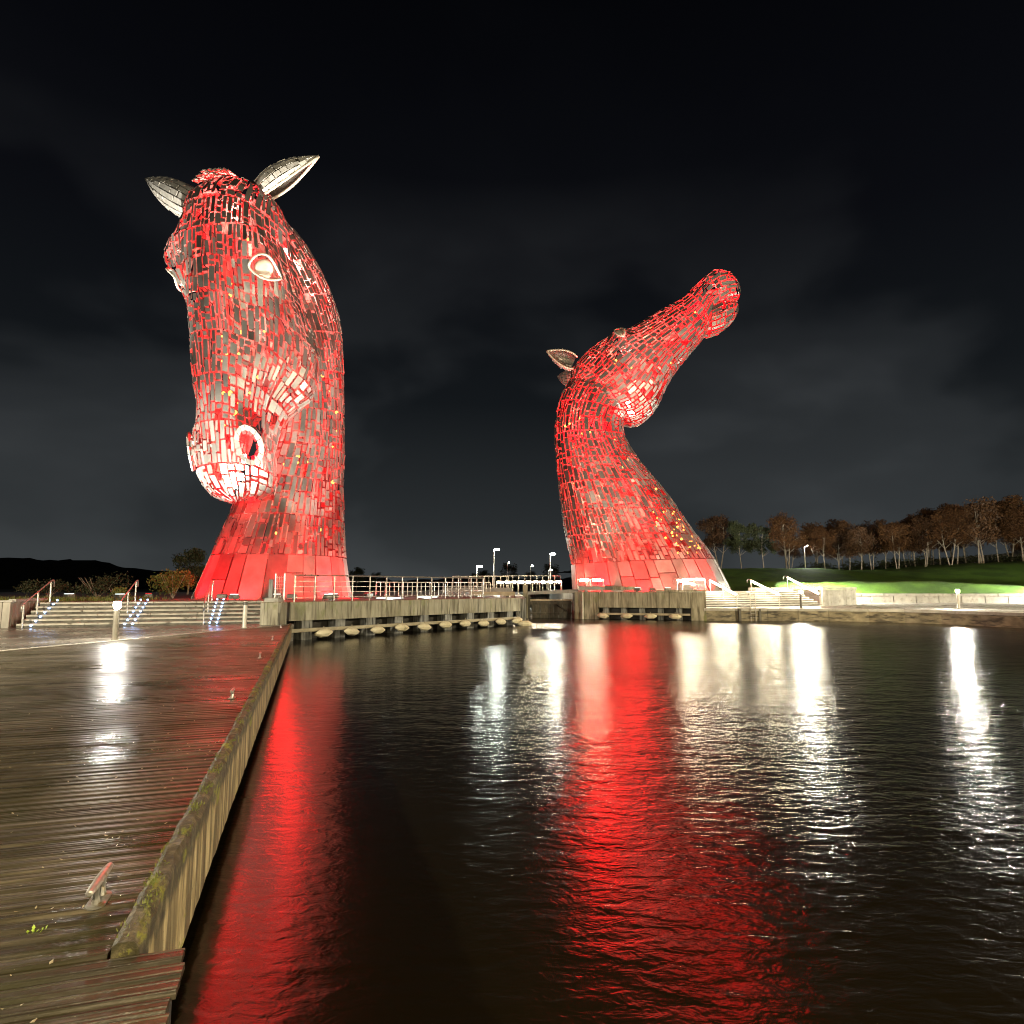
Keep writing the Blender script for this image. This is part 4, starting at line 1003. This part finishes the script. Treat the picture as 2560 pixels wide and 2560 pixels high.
# lock between the piers
wl = thing('lock_wall', 'dark wet wall lining the near side of the lock', 'wall', (.6, 41, 0))
MB().box(-.35,.3,0,34,-.5,TZ-.05).build('wall', M['column'], wl)
wr = thing('lock_wall', 'dark wet wall lining the lock under the rearing sculpture', 'wall', (4.75, 48.6, 0))
MB().box(-.1,.5,.3,30,-.5,RZ-.06).build('wall', M['column'], wr)
MB().beam((.2,90),(5.2,90), .6, -.5, 1.7).build('lock_end', M['column'], kind='structure')
gt = thing('lock_gate', 'dark dripping timber lock gate between the two concrete piers', 'gate', (1.1, 50.2, 0))
for k in range(9): MB().box(.42+k*.345,.42+k*.345+.33, -.02+rnd.uniform(-.01,.01), .12, -.4, 1.28).build('board', M['darktimber'], gt)
MB().box(.3,3.6,-.14,-.025,1.02,1.2).build('top_rail', M['darktimber'], gt); MB().box(.3,3.6,-.14,-.025,.25,.42).build('bottom_rail', M['darktimber'], gt)
MB().box(.3,3.62,-.2,.3,1.285,1.42).build('walkway', M['waler'], gt)
MB().box(-.25,.12,-.25,.25,-.4,2.55).build('gate_post', M['concrete'], gt); MB().box(.14,.32,-.15,.2,-.4,1.9).build('gate_post', M['darktimber'], gt)
MB().tube([(3.2,-.16,.45),(2.4,-.16,1.0)], .05, 6).build('brace', M['darktimber'], gt)
MB().add([(.15,-.3,1.78),(4.0,-.5,1.92),(4.0,-.1,1.92),(.15,.1,1.78),(.15,-.3,2.02),(4.0,-.5,2.2),(4.0,-.1,2.2),(.15,.1,2.02)], [(0,3,2,1),(4,5,6,7),(0,1,5,4),(1,2,6,5),(2,3,7,6),(3,0,4,7)]).build('balance_beam', M['greybeam'], gt)
gb2 = thing('balance_beam', 'thick grey lock balance beam resting above the short pier', 'beam', (5.1, 49.3, RZ))
MB().cbox(0,2.0,0,.4,.12,.44,.03).build('beam', M['greybeam'], gb2); MB().cbox(2.02,2.6,-.02,.42,.1,.5,.03).build('end_weight', M['darkpost'], gb2)
for x in (.5,1.7): MB().box(x,x+.2,.08,.32,-.005,.12).build('foot', M['greybeam'], gb2)
MB().cbox(2.64,4.6,.02,.38,.14,.42,.03).build('tail', M['concrete'], gb2)
pb_ = thing('lock_beam', 'long pale lock beam lying on the end of the long pier', 'beam', (-2.8, 43.0, TZ-.03))
MB().cbox(0,3.0,0,.3,.12,.38,.03).build('beam', M['waler'], pb_)
for x in (.3,2.4): MB().box(x,x+.2,.05,.25,0,.12).build('foot', M['darkpost'], pb_)
hp = thing('hoop_stand', 'row of small steel hoops on the terrace behind the long pier', 'hoops', (-4.6, 45.0, TZ-.03))
for k in range(6):
    pts = [(k*.28+.32*math.cos(a), 0, .38*math.sin(a)) for a in np.linspace(0, math.pi, 9)]
    MB().tube(pts, .02, 5).build('hoop', M['rail'], hp)

def ladder(label, x, y, z0, z1, rz, w=.4):
    t = thing('ladder', label, 'ladder', (x, y, 0), rz, 'quay ladders')
    for s_ in (-w/2, w/2): MB().tube([(s_,.28,z1-.1),(s_,.1,z1+.1),(s_,0,z1),(s_,0,z0)], .025, 6).build('stringer', M['rail'], t)
    n = 7
    for k in range(n): 
        z = z0+.1+(z1-z0-.25)*k/(n-1); MB().tube([(-w/2,0,z),(w/2,0,z)], .016, 5).build('rung', M['rail'], t)
ladder('tall steel ladder down the quay wall at the foot of the lit steps', 16.95, 45.48, -.2, 1.9, 0, .35)
t = thing('quay_recess_posts', 'pair of dark fender posts on the quay wall beside the ladder', 'posts', (16.2, 45.5, 0))
for x in (-.25, 1.15): MB().box(x,x+.16,-.02,.14,-.4,QZ-.02).build('post', M['darktimber'], t)

# ------------------------------------------------------------------ mooring cleats, weeds, litter on the boardwalk
def cleat_parts():
    base = MB().lathe([(.052,0),(.052,.010),(.040,.016)], (-.06,0,0), 12).lathe([(.052,0),(.052,.010),(.040,.016)], (.06,0,0), 12).box(-.06,.06,-.05,.05,.001,.0095)
    legs = []
    for s_ in (-1, 1): legs.append(MB().tube([(s_*.055,0,.01),(s_*.058,0,.07),(s_*.062,0,.14)], [.026,.016,.020], 8))
    bar = MB().lathe([(.010,-.195),(.020,-.19),(.025,-.12),(.027,0),(.025,.12),(.020,.19),(.010,.195)], (0,0,.15), 12, axis='x')
    return base.mesh('base', M['bright_steel']), [l.mesh('leg', M['bright_steel']) for l in legs], bar.mesh('bar', M['bright_steel'])
CB, CL, CA = cleat_parts()
def cleat(label, s_, tt, sc_=1.0):
    x, y = kp(s_, tt); t = thing('mooring_cleat', label, 'cleat', (x, y, DZ+.001), math.atan2(KD.y, KD.x), 'mooring cleats on the boardwalk')
    t.scale = (sc_*.9, sc_*.9, sc_*.72)
    link('base', CB, t); link('bar', CA, t)
    for l in CL: link('leg', l, t)
cleat('polished steel mooring cleat on the near boardwalk planks', .58, .20)
for k, (s_, lab) in enumerate(((6.95, 'small mooring cleat halfway along the boardwalk edge'), (12.5, 'second small mooring cleat along the boardwalk edge'),
                               (17.7, 'third small mooring cleat along the boardwalk edge'), (24.0, 'far mooring cleat near the end of the boardwalk'))):
    cleat(lab, s_, .24)

def weed(label, s_, tt, n, size, seed):
    rg = random.Random(seed); x, y = kp(s_, tt); t = thing('weed', label, 'weed', (x, y, DZ-.008), rg.uniform(0,6), 'weeds between the planks')
    for k in range(n):
        a = rg.uniform(0, 6.28); l = size*rg.uniform(.5,1); rr = rg.uniform(0, size*.9)
        c = Vector((math.cos(a)*rr*2.0, math.sin(a)*rr*.8, 0)); tipv = c+Vector((math.cos(a)*l*.5, math.sin(a)*l*.5, l*.8)); sd = Vector((-math.sin(a), math.cos(a), 0))*size*.22
        MB().add([c, c+(tipv-c)*.35+sd*.3, (c+tipv)/2+sd+Vector((0,0,.004)), tipv, (c+tipv)/2-sd, c+(tipv-c)*.35-sd*.3], [(0,1,5),(1,2,4,5),(2,3,4)]).build('leaf', M['weed'], t)
weed('bright green weeds sprouting beside the near cleat', .33, .40, 12, .035, 1)
weed('row of tiny green weeds in the plank gap left of the near cleat', .33, .62, 10, .028, 2)
weed('clump of pale green weeds at the near corner of the boardwalk', -.98, .98, 16, .04, 3)
rg = random.Random(33); m = MB()
for k in range(900):
    s_ = rg.uniform(-1.3, 14); tt = abs(rg.gauss(0, 1.0))+.04 if rg.random() < .6 else rg.uniform(0, 6)
    x, y = kp(s_, tt); a = rg.uniform(0, 6.28); l = rg.uniform(.004,.016); z = DZ+.004
    c = Vector((x,y,z)); u = Vector((math.cos(a), math.sin(a), rg.uniform(0,.3)))*l; v = Vector((-math.sin(a), math.cos(a), .1))*l*.6
    m.add([c-u, c+v, c+u+Vector((0,0,.004)), c-v], [(0,1,2,3)])
m.build('leaf_litter', M['litter'], label='pale flecks of leaf litter scattered over the boardwalk', cat='litter', kind='stuff')
m = MB()
for k in range(90):    # ragged moss tufts along the kerb top
    s_ = rg.uniform(.05, 20)**.9; off = rg.uniform(.01,.10); nn = rg.randint(12, 40)
    for _ in range(nn):
        x, y = kp(s_+rg.gauss(0,.05), -max(.0, min(.108, off+rg.gauss(0,.02)))); h = rg.uniform(.006,.022); a = rg.uniform(0,6.28)
        c = Vector((x, y, DZ+.05)); sd = Vector((math.cos(a), math.sin(a), 0))*rg.uniform(.003,.007)
        m.add([c-sd, c+sd, c+sd*.3+Vector((rg.uniform(-.008,.008), rg.uniform(-.008,.008), h))], [(0,1,2)])
m.build('moss', M['leafo'], label='moss cushions growing along the top of the boardwalk kerb', cat='moss', kind='stuff')
root_ = thing('root_strand', 'thin root strand hanging off the broken near boardwalk corner', 'root', (*kp(-1.5, -.42), DZ-.02))
MB().tube([(-.12,.0,-.02),(.02,-.01,-.035),(.16,-.05,-.05),(.30,-.10,-.10),(.44,-.12,-.2)], [.006,.008,.007,.006,.003], 6).build('strand', M['waler'], root_)

# ------------------------------------------------------------------ trees and shrubs
def leaf_cloud(rg, clumps, n, size):
    m = MB(); vs = []; fs = []
    for k in range(n):
        c, r = rg.choice(clumps)
        while True:
            q = Vector((rg.uniform(-1,1), rg.uniform(-1,1), rg.uniform(-1,1)))
            if q.length <= 1: break
        q = q*(.55+.45*rg.random())
        p = Vector(c) + Vector((q.x*r[0], q.y*r[1], q.z*r[2]))
        a = Vector((rg.gauss(0,1), rg.gauss(0,1), rg.gauss(0,1))).normalized(); b = a.orthogonal().normalized(); s_ = size*rg.uniform(.5,1.3)
        o = len(vs); vs += [p-a*s_, p+b*s_*.5, p+a*s_, p-b*s_*.5]; fs.append((o,o+1,o+2,o+3))
    return m.add(vs, fs)
def tree_variant(seed, h, stems, lean, crown_r, crown_lo, leafmat, n, size, tr=.11):
    rg = random.Random(seed); tm = MB(); tips = []
    for k in range(stems):
        a = rg.uniform(0,6.28); o = Vector((math.cos(a), math.sin(a), 0))*(.25 if stems > 1 else 0); ld = Vector((math.cos(a)*lean+rg.uniform(-.08,.08), math.sin(a)*lean*.5, 1))
        pts = []; rs = []; hh = h*rg.uniform(.78,.92)
        for j in range(7):
            f = j/6; pts.append(o + Vector((ld.x*hh*f*.6+math.sin(f*5+a)*.16, ld.y*hh*f*.6, hh*f))); rs.append(tr*(1-f*.82))
        tm.tube(pts, rs, 7)
        for j in (2,3,4,5):
            for _ in range(3):
                a2 = rg.uniform(0,6.28); L_ = rg.uniform(.6,1.0)*crown_r*(1.1-j*.1); e = pts[j]+Vector((math.cos(a2)*L_, math.sin(a2)*L_, L_*rg.uniform(.5,1.0)))
                tm.tube([pts[j], (pts[j]+e)/2+Vector((0,0,.15)), e], [rs[j]*.5, rs[j]*.3, .015], 5); tips.append(e)
        tips.append(pts[-1])
    cl = [((p.x,p.y,max(p.z, h*crown_lo)), (crown_r*rg.uniform(.30,.5),)*2 + (crown_r*rg.uniform(.28,.5),)) for p in tips]
    for _ in range(6): cl.append(((rg.uniform(-.6,.6)*crown_r, rg.uniform(-.6,.6)*crown_r, h*rg.uniform(crown_lo+.08,.95)), (crown_r*.45, crown_r*.45, h*.1)))
    return tm.mesh('trunk', M['bark']), leaf_cloud(rg, cl, n, size).mesh('crown', leafmat)
BV = [tree_variant(40+k, 10, (1,2,1,2,3)[k], (.05,.16,.22,.10,.12)[k], 3.1, .30, M['leafb'], 6500, .17) for k in range(5)]
def plant_tree(name, label, var, x, y, z, s_, rz, grp, sz=1.0):
    t = thing(name, label, 'tree', (x, y, z), rz, grp); t.scale = (s_, s_, s_*sz)
    link('trunk', var[0], t); link('crown', var[1], t)
def colx(px, Y): return (px-1280)/1606*Y
birch = [2063,2098,2123,2150,2182,2215,2245,2268,2290,2315,2352,2378,2393,2420,2456,2498,2530,2560]
tops  = [1306,1312,1298,1290,1296,1284,1292,1276,1280,1262,1248,1244,1250,1248,1244,1236,1228,1216]
names = ORD + ['seventeenth','eighteenth']
for k, (px, tp) in enumerate(zip(birch, tops)):
    Y = 93 + (k*37 % 11)*1.1 + (4 if k % 3 == 1 else 0); x = colx(px, Y); z = lawn_z(x, Y)-.05
    top = EYE + (1466-tp)/1600*Y*1.0
    plant_tree('birch_tree', f'autumn birch with pale trunk on the dark lawn, {names[k]} from the lawn lamp', BV[k % 5], x, Y, z, max(.6, (top-z)/10.2)*(1, .9, 1.05, .86, 1.0, .95)[k % 6], k*1.7, 'birches on the lawn')
for k in range(13):
    Y = 106 + (k*29 % 13); x = 46 + k*4.2 + (k*17 % 5)*.7; z = lawn_z(x, Y)-.05
    plant_tree('birch_tree', f'dim birch in the rear row behind the pale trunks, {ORD[k]} from the lawn lamp', BV[(k*3+1) % 5], x, Y, z, (.62, .85, .7, .95, .78)[k % 5]*(1+.012*k), k*2.3, 'birches on the lawn')
plant_tree('birch_tree', 'wide low brown tree left of the lawn lamp', BV[4], colx(1970,92), 92, lawn_z(colx(1970,92),92)-.05, .82, 1.0, 'birches on the lawn')
plant_tree('birch_tree', 'orange birch showing beside the base of the rearing sculpture', BV[1], colx(1800,100), 100, lawn_z(colx(1800,100),100)-.05, .92, 3.1, 'birches on the lawn')
PV = tree_variant(77, 10, 1, .03, 3.0, .42, M['leafg'], 4200, .2)
for px, lab, s_ in ((1852,'dark rounded pine nearest the rearing sculpture',.74),(1908,'dark rounded pine left of the wide brown tree',.72)):
    plant_tree('pine_tree', lab, PV, colx(px,98), 98, lawn_z(colx(px,98),98)-.05, s_, px*.1, 'dark pines on the lawn')
DV = tree_variant(81, 10, 2, .1, 3.6, .15, M['leafg'], 2600, .26)
for px, tp, Y, lab in ((470,1372,62,'dark bushy tree behind the broad steps beside the bowed sculpture'),(890,1418,140,'dark tree clump just right of the bowed neck'),(945,1430,150,'low dark tree behind the pier railing'),
                   (1185,1432,150,'low dark tree left of the short street lamp'),(1270,1408,160,'dark tree behind the small dim street lamp'),(1375,1410,150,'dark tree behind the lamp beside the rearing sculpture'),(1215,1425,170,'dark tree right of the short street lamp'),(1325,1428,170,'low dark tree between the distant lamps')):
    top = EYE + (1466-tp)/1600*Y
    plant_tree('dark_tree', lab, DV, colx(px,Y), Y, 1.4, max(.25,(top-1.4)/9.6), px*.3, 'dark trees on the skyline')
rg = random.Random(55)
def bush(label, x, y, z, r, h, mat, n=900, size=.07):
    t = thing('bush', label, 'bush', (x, y, z), 0, 'bushes behind the broad steps')
    cl = [((rg.uniform(-r,r)*.7, rg.uniform(-r,r)*.5, h*rg.uniform(.3,.75)), (r*.5, r*.5, h*.35)) for _ in range(9)]
    leaf_cloud(rg, cl, n, size).build('foliage', mat, t)
    st_ = MB()
    for _ in range(7):
        a = rg.uniform(0,6.28); st_.tube([(0,0,0),(math.cos(a)*r*.3, math.sin(a)*r*.3, h*.35),(math.cos(a)*r*.6, math.sin(a)*r*.6, h*.75)], [.03,.02,.008], 5)
    st_.build('stem', M['bark'], t)
bush('olive green bush behind the broad steps left of the bowed sculpture', -20.6, 39.2, TZ-.03, 1.3, 1.9, M['leafo'], 2200)
bush('small yellow-green bush beside the larger olive bush', -23.2, 37.9, TZ-.03, .7, .8, M['leafo'], 900)
bush('dim dark bush behind the middle handrail of the broad steps', -26.0, 40.5, TZ-.03, 1.8, 1.7, M['leafg'], 1500)
m = MB(); ru = random.Random(91)
uc = [((ru.uniform(46, 100), ru.uniform(103, 112), 0), (ru.uniform(1.2,2.6), 1.2, ru.uniform(.7,1.5))) for _ in range(60)]
uc = [((c[0], c[1], lawn_z(c[0], c[1])+.7), r) for c, r in uc]
leaf_cloud(ru, uc, 7000, .2).build('undergrowth', M['leafg'], label='dark undergrowth massed behind the birch trunks', cat='undergrowth', kind='stuff')
bush('dim low bush behind the leftmost handrail', -29.5, 41.0, TZ-.03, 1.6, 1.2, M['leafg'], 1200)
# tufts of grass on the bank behind the broad steps
m = MB()
for k in range(3500):
    x = rg.uniform(-33,-19.2); y = 31.6+.36*(x+15)+rg.uniform(1.2,6.5); h = rg.uniform(.08,.3); a = rg.uniform(0,6.28)
    c = Vector((x,y,TZ-.03)); sd = Vector((math.cos(a), math.sin(a), 0))*.02
    m.add([c-sd, c+sd, c+Vector((rg.uniform(-.1,.1), rg.uniform(-.1,.1), h))], [(0,1,2)])
m.build('bank_grass', M['leafo'], label='rough grass on the bank behind the broad steps', cat='grass', kind='stuff')
# pale wall behind the birches
pw = thing('boundary_wall', 'pale boundary wall half hidden behind the birches', 'wall', (70, 122, 0))
zb = lawn_z(85, 122)
MB().add([(0,0,zb-2),(26,0,zb-2),(26,.4,zb-2),(0,.4,zb-2),(0,0,zb+.6),(26,0,zb+2.6),(26,.4,zb+2.6),(0,.4,zb+.6)], [(0,3,2,1),(4,5,6,7),(0,1,5,4),(1,2,6,5),(2,3,7,6),(3,0,4,7)]).build('ramp', M['column'], pw)
MB().box(26.02,46,.05,.45,zb-2,zb+3.3).build('panel', M['column'], pw); MB().box(26,46.1,0,.5,zb+3.305,zb+3.5).build('coping', M['block'], pw)
